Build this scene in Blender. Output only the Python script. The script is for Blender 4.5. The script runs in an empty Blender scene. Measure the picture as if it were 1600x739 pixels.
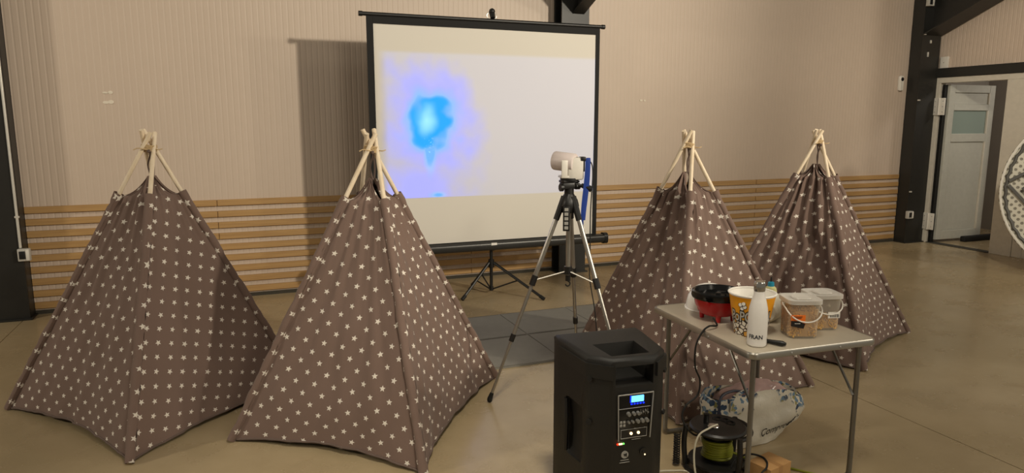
import bpy, bmesh, math, random
from mathutils import Vector, Matrix, noise
random.seed(7)
PI = math.pi
S = bpy.context.scene
COL = S.collection

# ------------------------------------------------------------------ camera
cam_d = bpy.data.cameras.new('camera'); cam = bpy.data.objects.new('camera', cam_d); COL.objects.link(cam)
cam_d.sensor_fit = 'HORIZONTAL'; cam_d.sensor_width = 36.0; cam_d.lens = 1090.88 * 36.0 / 1600.0
cam_d.clip_start = 0.05; cam_d.clip_end = 100
YAW, PITCH, ROLL = 0.379632, 0.162427, 0.000172
_f = Vector((math.sin(YAW)*math.cos(PITCH), math.cos(YAW)*math.cos(PITCH), -math.sin(PITCH)))
_r = Vector((math.cos(YAW), -math.sin(YAW), 0)); _u = _r.cross(_f)
_r2 = _r*math.cos(ROLL) + _u*math.sin(ROLL); _u2 = -_r*math.sin(ROLL) + _u*math.cos(ROLL)
cam.matrix_world = Matrix(((_r2.x, _u2.x, -_f.x, 0), (_r2.y, _u2.y, -_f.y, 0), (_r2.z, _u2.z, -_f.z, 1.6), (0, 0, 0, 1)))
S.camera = cam

# ------------------------------------------------------------------ world, lamps, exposure
S.view_settings.view_transform = 'Standard'; S.view_settings.look = 'None'
S.view_settings.gamma = 1.0; S.view_settings.use_curve_mapping = False
S.view_settings.exposure = 0.0
w = bpy.data.worlds.new('hall_ambience'); S.world = w; w.use_nodes = True
w.node_tree.nodes['Background'].inputs[0].default_value = (1.0, 0.90, 0.75, 1)
w.node_tree.nodes['Background'].inputs[1].default_value = 0.165
def area_lamp(name, loc, target, size, watts, color):
    d = bpy.data.lights.new(name, 'AREA'); d.shape = 'DISK'; d.size = size; d.energy = watts; d.color = color
    o = bpy.data.objects.new(name, d); COL.objects.link(o); o.location = loc
    o.rotation_euler = (Vector(target) - Vector(loc)).to_track_quat('-Z', 'Y').to_euler()
    return o
def spot_lamp(name, loc, target, watts, color, angle, radius):
    d = bpy.data.lights.new(name, 'SPOT'); d.energy = watts; d.color = color; d.spot_size = math.radians(angle); d.spot_blend = 1.0; d.shadow_soft_size = radius
    o = bpy.data.objects.new(name, d); COL.objects.link(o); o.location = loc
    o.rotation_euler = (Vector(target) - Vector(loc)).to_track_quat('-Z', 'Y').to_euler()
    return o
WARM = (1.0, 0.90, 0.73)
spot_lamp('hall_floodlight_right', (5.9, -2.3, 4.0), (1.5, 6.8, 2.95), 2100, WARM, 60, .16)
spot_lamp('floor_pool_fill', (1.0, 1.3, 4.3), (1.0, 2.75, 0), 370, WARM, 56, .3)  # added unseen spot, makes the bright pool on the floor
area_lamp('hall_lamp_far_right', (10.0, -2.3, 4.0), (4.8, 6.5, 1.8), 0.5, 125, WARM)
area_lamp('hall_lamp_left', (-6.6, 3.6, 4.0), (0.5, 6.8, 2.2), 0.5, 135, WARM)
area_lamp('soft_fill_behind', (2.4, -4.2, 4.2), (2.4, 5.0, 0.8), 2.0, 90, WARM)  # added soft fill from behind the camera, no known fixture
area_lamp('right_side_fill', (4.9, 1.2, 4.7), (8.0, 5.2, 1.0), 0.8, 36, WARM)  # added unseen fill, lifts the right wall and nearby floor
spot_lamp('side_wall_fill', (2.6, .6, 4.6), (8.66, 4.9, 1.9), 850, WARM, 52, .2)  # added spot, there only to brighten the right wall and door frame
area_lamp('back_room_fill', (9.9, 5.0, 2.85), (9.9, 6.0, 0.5), 0.6, 17, (1.0, .92, .82))  # added fill so the room past the door is not black

# ------------------------------------------------------------------ materials
def lin(h):
    h = h.lstrip('#'); v = [int(h[i:i+2], 16)/255 for i in (0, 2, 4)]
    return tuple(x/12.92 if x <= 0.04045 else ((x+0.055)/1.055)**2.4 for x in v) + (1.0,)
class NT:
    def __init__(s, name):
        s.m = bpy.data.materials.new(name); s.m.use_nodes = True; s.t = s.m.node_tree; s.t.nodes.clear()
        s.out = s.n('ShaderNodeOutputMaterial')
    def n(s, typ, **kw):
        nd = s.t.nodes.new(typ)
        for k, v in kw.items(): setattr(nd, k, v)
        return nd
    def l(s, a, b): s.t.links.new(a, b)
    def put(s, sock, v):
        if isinstance(v, bpy.types.NodeSocket): s.l(v, sock)
        elif v is not None: sock.default_value = v
    def math(s, op, a, b=None, c=None, clamp=False):
        nd = s.n('ShaderNodeMath', operation=op, use_clamp=clamp)
        for i, v in enumerate((a, b, c)):
            if v is not None: s.put(nd.inputs[i], v)
        return nd.outputs[0]
    def mix(s, fac, a, b, blend='MIX'):
        nd = s.n('ShaderNodeMix', data_type='RGBA', blend_type=blend)
        s.put(nd.inputs[0], fac); s.put(nd.inputs[6], a); s.put(nd.inputs[7], b)
        return nd.outputs[2]
    def noise(s, vec, scale, detail=3, rough=.55):
        nd = s.n('ShaderNodeTexNoise'); s.put(nd.inputs['Vector'], vec); nd.inputs['Scale'].default_value = scale
        nd.inputs['Detail'].default_value = detail; nd.inputs['Roughness'].default_value = rough
        return nd.outputs[0]
    def ramp(s, v, a, b):
        nd = s.n('ShaderNodeMapRange'); nd.interpolation_type = 'SMOOTHSTEP'
        s.put(nd.inputs[0], v); nd.inputs[1].default_value = a; nd.inputs[2].default_value = b
        return nd.outputs[0]
    def obj(s): return s.n('ShaderNodeTexCoord').outputs['Object']
    def uv(s): return s.n('ShaderNodeTexCoord').outputs['UV']
    def xyz(s, v):
        nd = s.n('ShaderNodeSeparateXYZ'); s.l(v, nd.inputs[0]); return nd.outputs
    def bsdf(s, color, rough=.6, metal=0., **kw):
        b = s.n('ShaderNodeBsdfPrincipled'); s.put(b.inputs['Base Color'], color); s.put(b.inputs['Roughness'], rough)
        b.inputs['Metallic'].default_value = metal
        for k, v in kw.items(): s.put(b.inputs[k], v)
        return b
    def bump(s, h, strength, dist=.01):
        nd = s.n('ShaderNodeBump'); nd.inputs['Strength'].default_value = strength; nd.inputs['Distance'].default_value = dist
        s.put(nd.inputs['Height'], h); return nd.outputs[0]
    def done(s, sh): s.l(sh, s.out.inputs[0]); return s.m
def simple(name, hexc, rough=.6, metal=0., vary=.12, scale=18., bump=0., **kw):
    t = NT(name); v = t.obj(); c = lin(hexc)
    f = t.noise(v, scale, 4)
    dark = tuple(x*(1-vary) for x in c[:3]) + (1,); lite = tuple(min(1, x*(1+vary)) for x in c[:3]) + (1,)
    b = t.bsdf(t.mix(f, dark, lite), rough, metal, **kw)
    if bump: t.l(t.bump(t.noise(v, scale*6, 3), bump, .004), b.inputs['Normal'])
    return t.done(b.outputs[0])
def emitter(name, hexc, strength):
    t = NT(name); e = t.n('ShaderNodeEmission'); e.inputs[0].default_value = lin(hexc); e.inputs[1].default_value = strength
    return t.done(e.outputs[0])
def clear(name, hexc, amount=.8, rough=.12, edge=.55):
    t = NT(name); tr = t.n('ShaderNodeBsdfTransparent'); tr.inputs[0].default_value = lin(hexc)
    b = t.bsdf(lin(hexc), rough); fr = t.n('ShaderNodeLayerWeight'); fr.inputs[0].default_value = .35
    mx = t.n('ShaderNodeMixShader')
    f = t.math('MULTIPLY_ADD', fr.outputs['Facing'], edge, 1-amount, clamp=True)
    t.l(f, mx.inputs[0]); t.l(tr.outputs[0], mx.inputs[1]); t.l(b.outputs[0], mx.inputs[2])
    return t.done(mx.outputs[0])

def wall_mat():
    t = NT('ribbed cladding'); v = t.obj()
    f = t.noise(v, .7, 4); g = t.noise(v, 9, 3)
    c = t.mix(f, lin('#c6b4a3'), lin('#d0bead')); c = t.mix(t.math('MULTIPLY', g, .18), c, lin('#b09f8d'))
    return t.done(t.bsdf(c, .5).outputs[0])
def floor_mat():
    t = NT('polished concrete'); v = t.obj()
    a = t.ramp(t.noise(v, .55, 5, .6), .3, .72); b = t.ramp(t.noise(v, 2.6, 6, .65), .35, .75); d = t.noise(v, 42, 4, .7)
    c = t.mix(a, lin('#a08e6d'), lin('#bba887'))
    c = t.mix(t.math('MULTIPLY', b, .38), c, lin('#8e7d5d'))
    c = t.mix(t.math('MULTIPLY', d, .22), c, lin('#b8a582'))
    r = t.math('MULTIPLY_ADD', b, .14, .2)
    bs = t.bsdf(c, r); bs.inputs['Specular IOR Level'].default_value = .42
    t.l(t.bump(t.noise(v, 5, 3), .05, .01), bs.inputs['Normal'])
    return t.done(bs.outputs[0])
def wood_mat(name, a, b, axis=0, scale=1.):
    t = NT(name); v = t.obj(); mp = t.n('ShaderNodeMapping'); t.l(v, mp.inputs[0])
    sc = [26*scale]*3; sc[axis] = 1.4*scale; mp.inputs[3].default_value = sc
    f = t.noise(mp.outputs[0], 2.0, 5, .6)
    oi = t.n('ShaderNodeObjectInfo')
    c = t.mix(t.ramp(f, .3, .7), lin(a), lin(b))
    c = t.mix(t.math('MULTIPLY', oi.outputs['Random'], .16), c, lin(a))
    return t.done(t.bsdf(c, .55).outputs[0])
def tent_mat():
    t = NT('taupe star print cotton'); x, y, _ = t.xyz(t.uv())
    p = .107
    a = t.math('ADD', t.math('DIVIDE', x, p), t.math('DIVIDE', y, p)); b = t.math('SUBTRACT', t.math('DIVIDE', x, p), t.math('DIVIDE', y, p))
    fa = t.math('SUBTRACT', a, t.math('ROUND', a)); fb = t.math('SUBTRACT', b, t.math('ROUND', b))
    lx = t.math('MULTIPLY', t.math('ADD', fa, fb), p/2); ly = t.math('MULTIPLY', t.math('SUBTRACT', fa, fb), p/2)
    # each printed star is turned a little
    h = t.n('ShaderNodeTexWhiteNoise', noise_dimensions='2D'); cb = t.n('ShaderNodeCombineXYZ')
    t.l(t.math('ROUND', a), cb.inputs[0]); t.l(t.math('ROUND', b), cb.inputs[1]); t.l(cb.outputs[0], h.inputs['Vector'])
    th = t.math('ADD', t.math('ARCTAN2', lx, ly), t.math('MULTIPLY_ADD', h.outputs[0], .7, -.35))
    rho = t.math('SQRT', t.math('ADD', t.math('MULTIPLY', lx, lx), t.math('MULTIPLY', ly, ly)))
    k = 2*PI/5
    fo = t.math('ABSOLUTE', t.math('SUBTRACT', t.math('FLOORED_MODULO', t.math('ADD', th, k/2), k), k/2))
    R = .0168; rr = R*.45
    dx = rr*math.cos(PI/5)-R; dy = rr*math.sin(PI/5)
    px = t.math('MULTIPLY', rho, t.math('COSINE', fo)); py = t.math('MULTIPLY', rho, t.math('SINE', fo))
    e = t.math('SUBTRACT', t.math('MULTIPLY', t.math('SUBTRACT', px, R), dy), t.math('MULTIPLY', py, dx))
    inside = t.math('LESS_THAN', e, 0.)
    v = t.obj(); f = t.noise(v, 3, 4); g = t.noise(v, 240, 2)
    base = t.mix(f, lin('#786459'), lin('#846f66')); base = t.mix(t.math('MULTIPLY', g, .25), base, lin('#66534b'))
    c = t.mix(inside, base, lin('#e6ded2'))
    bs = t.bsdf(c, .92); bs.inputs['Specular IOR Level'].default_value = .15
    bs.inputs['Sheen Weight'].default_value = .12
    t.l(t.bump(g, .12, .002), bs.inputs['Normal'])
    return t.done(bs.outputs[0])
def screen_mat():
    # screen cloth, projector light painted in as emission: pale field, cyan-blue burst
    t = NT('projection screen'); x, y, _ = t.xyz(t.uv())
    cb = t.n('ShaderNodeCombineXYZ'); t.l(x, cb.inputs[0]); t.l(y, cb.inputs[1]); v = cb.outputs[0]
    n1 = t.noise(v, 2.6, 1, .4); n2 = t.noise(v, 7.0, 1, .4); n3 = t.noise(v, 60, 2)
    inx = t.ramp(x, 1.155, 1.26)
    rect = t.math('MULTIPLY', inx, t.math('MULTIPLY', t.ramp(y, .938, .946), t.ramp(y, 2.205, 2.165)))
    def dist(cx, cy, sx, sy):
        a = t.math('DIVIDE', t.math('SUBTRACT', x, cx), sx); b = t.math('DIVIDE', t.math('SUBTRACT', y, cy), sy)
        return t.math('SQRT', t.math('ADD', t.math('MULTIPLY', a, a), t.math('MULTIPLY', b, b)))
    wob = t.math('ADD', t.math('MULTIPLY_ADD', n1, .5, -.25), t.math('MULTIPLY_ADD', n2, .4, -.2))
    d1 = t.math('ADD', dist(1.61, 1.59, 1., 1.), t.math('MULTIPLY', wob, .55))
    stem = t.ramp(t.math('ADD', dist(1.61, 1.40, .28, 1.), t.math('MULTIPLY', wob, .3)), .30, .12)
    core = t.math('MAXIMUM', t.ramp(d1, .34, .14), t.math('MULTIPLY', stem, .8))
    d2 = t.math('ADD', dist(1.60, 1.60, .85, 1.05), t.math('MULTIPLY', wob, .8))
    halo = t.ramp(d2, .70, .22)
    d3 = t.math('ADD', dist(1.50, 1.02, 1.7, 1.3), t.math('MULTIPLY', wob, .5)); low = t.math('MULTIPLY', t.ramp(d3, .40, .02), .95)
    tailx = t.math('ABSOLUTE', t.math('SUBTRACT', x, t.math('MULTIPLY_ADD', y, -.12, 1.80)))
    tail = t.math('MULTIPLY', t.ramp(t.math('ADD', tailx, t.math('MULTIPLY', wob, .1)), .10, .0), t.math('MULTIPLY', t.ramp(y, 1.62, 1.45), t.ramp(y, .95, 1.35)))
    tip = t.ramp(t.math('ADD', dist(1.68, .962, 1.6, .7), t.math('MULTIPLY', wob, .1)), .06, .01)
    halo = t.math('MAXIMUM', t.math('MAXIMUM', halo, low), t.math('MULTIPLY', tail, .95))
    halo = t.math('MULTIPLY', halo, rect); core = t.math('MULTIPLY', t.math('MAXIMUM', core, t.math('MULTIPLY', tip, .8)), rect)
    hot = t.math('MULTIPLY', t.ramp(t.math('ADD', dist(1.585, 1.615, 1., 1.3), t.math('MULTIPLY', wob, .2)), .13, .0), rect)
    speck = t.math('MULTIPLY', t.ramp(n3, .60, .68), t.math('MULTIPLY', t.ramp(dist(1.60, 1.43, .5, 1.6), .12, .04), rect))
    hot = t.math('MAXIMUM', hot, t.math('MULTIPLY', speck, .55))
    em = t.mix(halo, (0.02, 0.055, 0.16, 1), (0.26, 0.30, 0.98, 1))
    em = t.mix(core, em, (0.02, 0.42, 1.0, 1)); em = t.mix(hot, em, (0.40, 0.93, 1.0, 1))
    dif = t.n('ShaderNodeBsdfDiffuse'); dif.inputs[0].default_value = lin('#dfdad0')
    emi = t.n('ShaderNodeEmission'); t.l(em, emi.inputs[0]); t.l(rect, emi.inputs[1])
    pic = t.math('MAXIMUM', t.math('MULTIPLY', halo, .66), core)          # cloth colour blackened where the painted glow replaces it
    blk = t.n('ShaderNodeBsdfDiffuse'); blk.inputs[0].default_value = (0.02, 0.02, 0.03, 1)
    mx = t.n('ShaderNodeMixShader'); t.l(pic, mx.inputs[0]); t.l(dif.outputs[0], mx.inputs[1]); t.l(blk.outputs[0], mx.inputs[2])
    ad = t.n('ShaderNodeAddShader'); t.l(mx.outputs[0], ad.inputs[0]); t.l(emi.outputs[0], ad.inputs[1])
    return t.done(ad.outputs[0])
def flowers_mat():
    # white woven plastic with blue flower print
    t = NT('flower print plastic'); v = t.obj(); x, y, z = t.xyz(v)
    base = t.mix(t.noise(v, 9, 4), lin('#b9b2a2'), lin('#d4cdbd'))
    nz = t.n('ShaderNodeTexNoise'); nz.inputs['Scale'].default_value = 30; nz.inputs['Detail'].default_value = 3; t.l(v, nz.inputs['Vector'])
    wv = t.n('ShaderNodeVectorMath', operation='MULTIPLY_ADD'); t.l(nz.outputs['Color'], wv.inputs[0]); wv.inputs[1].default_value = (.035, .035, .035); t.l(v, wv.inputs[2])
    vo = t.n('ShaderNodeTexVoronoi'); vo.inputs['Scale'].default_value = 44; t.l(wv.outputs[0], vo.inputs['Vector'])
    cell = t.xyz(vo.outputs['Color'])
    zone = t.ramp(t.math('ADD', t.math('ADD', t.math('MULTIPLY', t.math('ABSOLUTE', t.math('SUBTRACT', x, -.02)), .62), t.math('MULTIPLY', z, .9)), t.math('MULTIPLY_ADD', t.noise(v, 10, 3), .30, -.15)), .258, .29)
    petal = t.math('MULTIPLY', t.math('LESS_THAN', vo.outputs['Distance'], .62), zone)
    petal = t.math('MULTIPLY', petal, t.math('GREATER_THAN', cell[1], .3))
    pc = t.mix(t.math('GREATER_THAN', cell[0], .4), lin('#2b3d55'), lin('#5c7890'))
    pc = t.mix(t.math('GREATER_THAN', cell[2], .84), pc, lin('#8a8450'))
    c = t.mix(petal, base, pc)
    bs = t.bsdf(c, .45); t.l(t.bump(t.noise(v, 22, 4), .35, .01), bs.inputs['Normal'])
    return t.done(bs.outputs[0])
def bucket_mat():
    # popcorn bucket print: orange above, white popcorn with dark outlines below
    t = NT('popcorn bucket print'); v = t.obj(); x, y, z = t.xyz(v)
    vo = t.n('ShaderNodeTexVoronoi', feature='DISTANCE_TO_EDGE'); vo.inputs['Scale'].default_value = 52; t.l(v, vo.inputs['Vector'])
    vc = t.n('ShaderNodeTexVoronoi'); vc.inputs['Scale'].default_value = 52; t.l(v, vc.inputs['Vector'])
    cell = t.xyz(vc.outputs['Color'])
    pop = t.mix(t.math('GREATER_THAN', cell[0], .7), lin('#e9e2d4'), lin('#d29a3c'))
    pop = t.mix(t.math('LESS_THAN', vo.outputs[0], .10), pop, lin('#3a2214'))
    edge = t.math('ADD', z, t.math('MULTIPLY_ADD', t.noise(v, 25, 2), .05, -.025))
    f = t.ramp(edge, .078, .082)
    c = t.mix(f, pop, lin('#f0a31c'))
    c = t.mix(t.math('GREATER_THAN', z, .179), c, lin('#f2ece6'))
    return t.done(t.bsdf(c, .4).outputs[0])
def mat_punched():
    # white moulded plastic with a staggered field of dark dimples
    t = NT('dimpled plastic'); x, y, _ = t.xyz(t.obj()); p = .075
    a = t.math('ADD', t.math('DIVIDE', x, p), t.math('DIVIDE', y, p)); b = t.math('SUBTRACT', t.math('DIVIDE', x, p), t.math('DIVIDE', y, p))
    fa = t.math('SUBTRACT', a, t.math('ROUND', a)); fb = t.math('SUBTRACT', b, t.math('ROUND', b))
    d = t.math('SQRT', t.math('ADD', t.math('MULTIPLY', fa, fa), t.math('MULTIPLY', fb, fb)))
    c = t.mix(t.math('LESS_THAN', d, .26), lin('#c9c4b4'), lin('#7d786b'))
    bs = t.bsdf(c, .5); t.l(t.bump(t.ramp(d, .2, .34), .6, .01), bs.inputs['Normal'])
    return t.done(bs.outputs[0])

M = dict(
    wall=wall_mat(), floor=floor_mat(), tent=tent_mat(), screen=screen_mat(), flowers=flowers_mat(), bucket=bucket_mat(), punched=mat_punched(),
    slat=wood_mat('oak slat', '#a98454', '#b8935f', 0), pole=wood_mat('pine dowel', '#e4d0b0', '#efdfc6', 2, .6),
    steel=simple('black painted steel', '#23221f', .45, 0, .2), white_gloss=simple('white lacquer', '#cfc8ba', .35),
    door_grey=simple('grey door paint', '#b9b8ae', .4), pane=clear('door glazing', '#a9b8b0', .55, .08), plaster=simple('grey plaster', '#a29a90', .8, 0, .08, 3),
    conduit=simple('galvanised conduit', '#d8d5cc', .3, .25), box_grey=simple('grey socket plastic', '#b9b6ae', .5), white_plastic=simple('white plastic', '#ddd8ce', .4),
    black=simple('black plastic', '#161514', .42, 0, .15), black_soft=simple('black rubber', '#12110f', .7), speaker=simple('textured black cabinet', '#151411', .55, 0, .15, 60, .25),
    border=simple('matte black border', '#0e0d0c', .8), case=simple('dark grey metal case', '#3c3b39', .35, .5), rope=simple('jute cord', '#c5ab82', .9, 0, .25, 200),
    ribbon=simple('taupe ribbon', '#6a5a52', .9), alu=simple('brushed aluminium', '#aaa69d', .32, .85), alu_dark=simple('grey anodised tube', '#7d7a74', .35, .8),
    top=simple('pale laminate', '#b4aa98', .35, 0, .06, 30), blue=simple('blue lanyard', '#1c3f96', .6), mat=simple('grey foam', '#827f76', .8, 0, .1, 14, .1),
    red=simple('red enamel', '#b3161a', .22, 0, .05), gloss_black=simple('gloss black plastic', '#0d0d0d', .18), dome=clear('clear dome plastic', '#f4f1ec', .80, .08, 1.6),
    tub=clear('clear tub plastic', '#f6f3ec', .91, .18, .3), lid=clear('frosted lid plastic', '#efece6', .62, .3, .4), corn=simple('popcorn kernel', '#dcae58', .35, 0, .35, 70),
    chrome=simple('clear chromed cap', '#b8b5ae', .12, .9), enamel=simple('white enamel bottle', '#e6e2dc', .2, 0, .03), print_dark=simple('dark navy print', '#1c2236', .5),
    orange=simple('orange label', '#e8731c', .45), black_print=simple('black print', '#141110', .5), white_print=simple('white print', '#efebe3', .5), oil=clear('yellowish oil bottle', '#d6d49a', .35, .15), teal=simple('blue bottle cap', '#1f86a3', .35),
    card=simple('brown cardboard', '#b98e5a', .8, 0, .08, 30), tape=simple('packing tape', '#a87c4a', .35), green=simple('yellow green cable', '#868a24', .5), cream_cable=simple('pale cable', '#c4bda8', .5),
    film=clear('thin pinkish plastic film', '#c9aaa4', .5, .2), plastic_bag=simple('pale plastic wrap', '#cfc8b6', .5, 0, .12, 40, .3), ring=simple('dark grey frame tube', '#4b4944', .5),
    lcd=emitter('lcd glow', '#59b8ff', 3.2), led_red=emitter('red led', '#ff2a10', 3.5), led_green=emitter('green led', '#7cff6a', 1.6), led_white=emitter('warm led', '#ffd9a0', 3.0), lcd_blue=emitter('lcd blue edge', '#1230ff', 2.0),
    knob=simple('grey knob', '#77756f', .4), silver=simple('silver print', '#9b9993', .4), lens=simple('dark lens', '#0b0b10', .08), pink=simple('pale projector shell', '#dccfcb', .4),
    joint=simple('dark joint filler', '#3d3930', .9), wallmark=simple('pale wall spot', '#e2d8c6', .6), fluted=simple('cushion grey', '#555049', .6))

# ------------------------------------------------------------------ mesh helpers
class MB:
    def __init__(s): s.bm = bmesh.new(); s.uvl = None
    def box(s, lo, hi, bev=0., mtx=None, seg=2):
        lo, hi = Vector(lo), Vector(hi); c = (lo+hi)/2; d = hi-lo
        m = Matrix.Translation(c) @ Matrix.Diagonal((d.x, d.y, d.z, 1))
        g = bmesh.ops.create_cube(s.bm, size=1, matrix=m); vs = g['verts']
        if bev:
            es = list({e for v in vs for e in v.link_edges})
            r = bmesh.ops.bevel(s.bm, geom=es, offset=bev, segments=seg, affect='EDGES', profile=.5)
            vs = list({v for f in r['faces'] for v in f.verts} | {v for v in vs if v.is_valid})
        if mtx is not None: bmesh.ops.transform(s.bm, matrix=mtx, verts=[v for v in vs if v.is_valid])
        return s
    def rings(s, rings, cap=True, closed=False):
        R = [[s.bm.verts.new(p) for p in r] for r in rings]; n = len(R[0])
        for i in range(len(R)-(0 if closed else 1)):
            a, b = R[i], R[(i+1) % len(R)]
            for k in range(n):
                s.bm.faces.new((a[k], a[(k+1) % n], b[(k+1) % n], b[k]))
        if cap and not closed:
            s.bm.faces.new(R[0][::-1]); s.bm.faces.new(R[-1])
        return s
    def tube(s, pts, r, seg=8, cap=True, closed=False):
        P = [Vector(p) for p in pts]; n = len(P); rr = r if isinstance(r, (list, tuple)) else [r]*n
        T = []
        for i in range(n):
            a = P[(i-1) % n] if (closed or i > 0) else P[i]; b = P[(i+1) % n] if (closed or i < n-1) else P[i]
            T.append((b-a).normalized())
        u = T[0].orthogonal().normalized(); out = []
        for i in range(n):
            u = (u - T[i]*u.dot(T[i])); u = u.normalized() if u.length > 1e-6 else T[i].orthogonal().normalized()
            v = T[i].cross(u)
            out.append([P[i] + (u*math.cos(2*PI*k/seg) + v*math.sin(2*PI*k/seg))*rr[i] for k in range(seg)])
        return s.rings(out, cap, closed)
    def rod(s, a, b, r1, r2=None, seg=12): return s.tube([a, b], [r1, r1 if r2 is None else r2], seg)
    def lathe(s, prof, c=(0, 0, 0), seg=32, mtx=None, cap=True):
        c = Vector(c); R = []
        for r, z in prof:
            ring = [Vector((r*math.cos(2*PI*k/seg), r*math.sin(2*PI*k/seg), z)) for k in range(seg)]
            R.append([(mtx @ p if mtx is not None else p) + c for p in ring])
        return s.rings(R, cap)
    def prism(s, poly, z0, z1):
        return s.rings([[(x, y, z0) for x, y in poly], [(x, y, z1) for x, y in poly]])
    def loft(s, secs, seg=40, n=4., cap=True, mtx=None):
        # secs: (cx, cy, z, hx, hy[, n]) rounded-square sections
        R = []
        for q in secs:
            cx, cy, z, hx, hy = q[:5]; e = q[5] if len(q) > 5 else n; ring = []
            for k in range(seg):
                t = 2*PI*k/seg; ct, st = math.cos(t), math.sin(t)
                p = Vector((cx + hx*math.copysign(abs(ct)**(2/e), ct), cy + hy*math.copysign(abs(st)**(2/e), st), z))
                ring.append(mtx @ p if mtx is not None else p)
            R.append(ring)
        return s.rings(R, cap)
    def grid(s, nu, nv, f, uvf=None):
        V = [[s.bm.verts.new(f(i/nu, j/nv)) for i in range(nu+1)] for j in range(nv+1)]
        if uvf and s.uvl is None: s.uvl = s.bm.loops.layers.uv.new('UVMap')
        for j in range(nv):
            for i in range(nu):
                fc = s.bm.faces.new((V[j][i], V[j][i+1], V[j+1][i+1], V[j+1][i]))
                if uvf:
                    for lp, (a, b) in zip(fc.loops, ((i, j), (i+1, j), (i+1, j+1), (i, j+1))): lp[s.uvl].uv = uvf(a/nu, b/nv)
        return s
    def ball(s, c, r, sub=2, scale=(1, 1, 1), mtx=None):
        m = Matrix.Translation(c) @ (mtx if mtx is not None else Matrix()) @ Matrix.Diagonal((r*scale[0], r*scale[1], r*scale[2], 1))
        bmesh.ops.create_icosphere(s.bm, subdivisions=sub, radius=1, matrix=m); return s
    def xf(s, mtx): bmesh.ops.transform(s.bm, matrix=mtx, verts=s.bm.verts[:]); return s

def obj(name, mb, mat, parent=None, smooth=35, fixn=True, loc=None, origin=None):
    bm = mb.bm if isinstance(mb, MB) else mb
    if fixn: bmesh.ops.recalc_face_normals(bm, faces=bm.faces[:])
    if origin is not None: bmesh.ops.translate(bm, vec=-Vector(origin), verts=bm.verts[:])
    me = bpy.data.meshes.new(name); bm.to_mesh(me); bm.free()
    me.materials.append(mat)
    if smooth: me.shade_smooth(); me.set_sharp_from_angle(angle=math.radians(smooth))
    o = bpy.data.objects.new(name, me); COL.objects.link(o)
    if origin is not None: o.location = origin
    if loc is not None: o.location = loc
    if parent is not None: o.parent = parent
    return o
def tag(o, label=None, cat=None, group=None, kind=None):
    if label: o['label'] = label
    if cat: o['category'] = cat
    if group: o['group'] = group
    if kind: o['kind'] = kind
    return o
def empty(name, loc, rz=0., label=None, cat=None, group=None):
    o = bpy.data.objects.new(name, None); COL.objects.link(o); o.location = loc; o.rotation_euler.z = rz; o.empty_display_size = .1
    return tag(o, label, cat, group)
def struct(name, mb, mat, **kw): return tag(obj(name, mb, mat, **kw), kind='structure')
def text(name, body, size, mtx, mat, parent, depth=.0006, shear=0., warp=None, bold=0.):
    c = bpy.data.curves.new(name, 'FONT'); c.body = body; c.size = size; c.align_x = 'CENTER'; c.align_y = 'CENTER'
    c.extrude = depth; c.shear = shear; c.offset = bold; c.resolution_u = 4
    tmp = bpy.data.objects.new(name+'_curve', c); COL.objects.link(tmp)
    bpy.context.view_layer.update()
    me = bpy.data.meshes.new_from_object(tmp.evaluated_get(bpy.context.evaluated_depsgraph_get()))
    bpy.data.objects.remove(tmp); bpy.data.curves.remove(c)
    for v in me.vertices: v.co = warp(v.co) if warp else mtx @ v.co
    me.materials.clear(); me.materials.append(mat)
    o = bpy.data.objects.new(name, me); COL.objects.link(o); o.parent = parent
    return o
def spline(pts, n=8):
    P = [Vector(p) for p in pts]; P = [P[0]*2-P[1]] + P + [P[-1]*2-P[-2]]; out = []
    for i in range(1, len(P)-2):
        for k in range(n):
            t = k/n; a, b, c, d = P[i-1:i+3]
            out.append(.5*((2*b) + (c-a)*t + (2*a-5*b+4*c-d)*t*t + (3*b-a-3*c+d)*t**3))
    out.append(P[-2]); return out

# ------------------------------------------------------------------ setting: floor, walls, columns
WY, WX = 6.80, 8.66                     # back wall plane, right wall plane
mb = MB().box((-9, -6, -.12), (11.5, 8.0, -.006)); floor = struct('floor', mb, M['joint'], smooth=0)
for x0, x1 in ((-9, -1.668), (-1.662, 3.334), (3.340, 8.34), (8.346, 11.5)):
    obj('concrete_slab', MB().box((x0, -6, -.006), (x1, 8.0, 0)), M['floor'], floor, smooth=0)

def ribbed(x0, x1, z0, z1, pitch=.05, depth=.0013):
    pts = []; x = x0
    while x < x1-1e-6:
        for dx, d in ((0, 0), (.032, 0), (.037, depth), (.045, depth)):
            if x+dx*pitch/.05 < x1: pts.append((x+dx*pitch/.05, d))
        x += pitch
    pts.append((x1, 0))
    m = MB()
    lo = [m.bm.verts.new((a, d, z0)) for a, d in pts]; hi = [m.bm.verts.new((a, d, z1)) for a, d in pts]
    for i in range(len(pts)-1): m.bm.faces.new((lo[i], lo[i+1], hi[i+1], hi[i]))
    a, b = m.bm.verts.new((x0, .06, z0)), m.bm.verts.new((x1, .06, z0)); c, d = m.bm.verts.new((x1, .06, z1)), m.bm.verts.new((x0, .06, z1))
    m.bm.faces.new((b, a, d, c)); m.bm.faces.new((lo[0], hi[0], d, a)); m.bm.faces.new((lo[-1], b, c, hi[-1]))
    m.bm.faces.new([a, b] + lo[::-1]); m.bm.faces.new([d, c] + hi[::-1])
    return m
wall_back = struct('wall_back', ribbed(-7.5, WX+.1, 0, 5.2).xf(Matrix.Translation((0, WY, 0))), M['wall'], smooth=0)
wr = ribbed(-6.9, -3.0, 2.29, 5.2).xf(Matrix.Translation((WX, 0, 0)) @ Matrix.Rotation(-PI/2, 4, 'Z'))
wall_right = struct('wall_right', wr, M['wall'], smooth=0)
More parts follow.
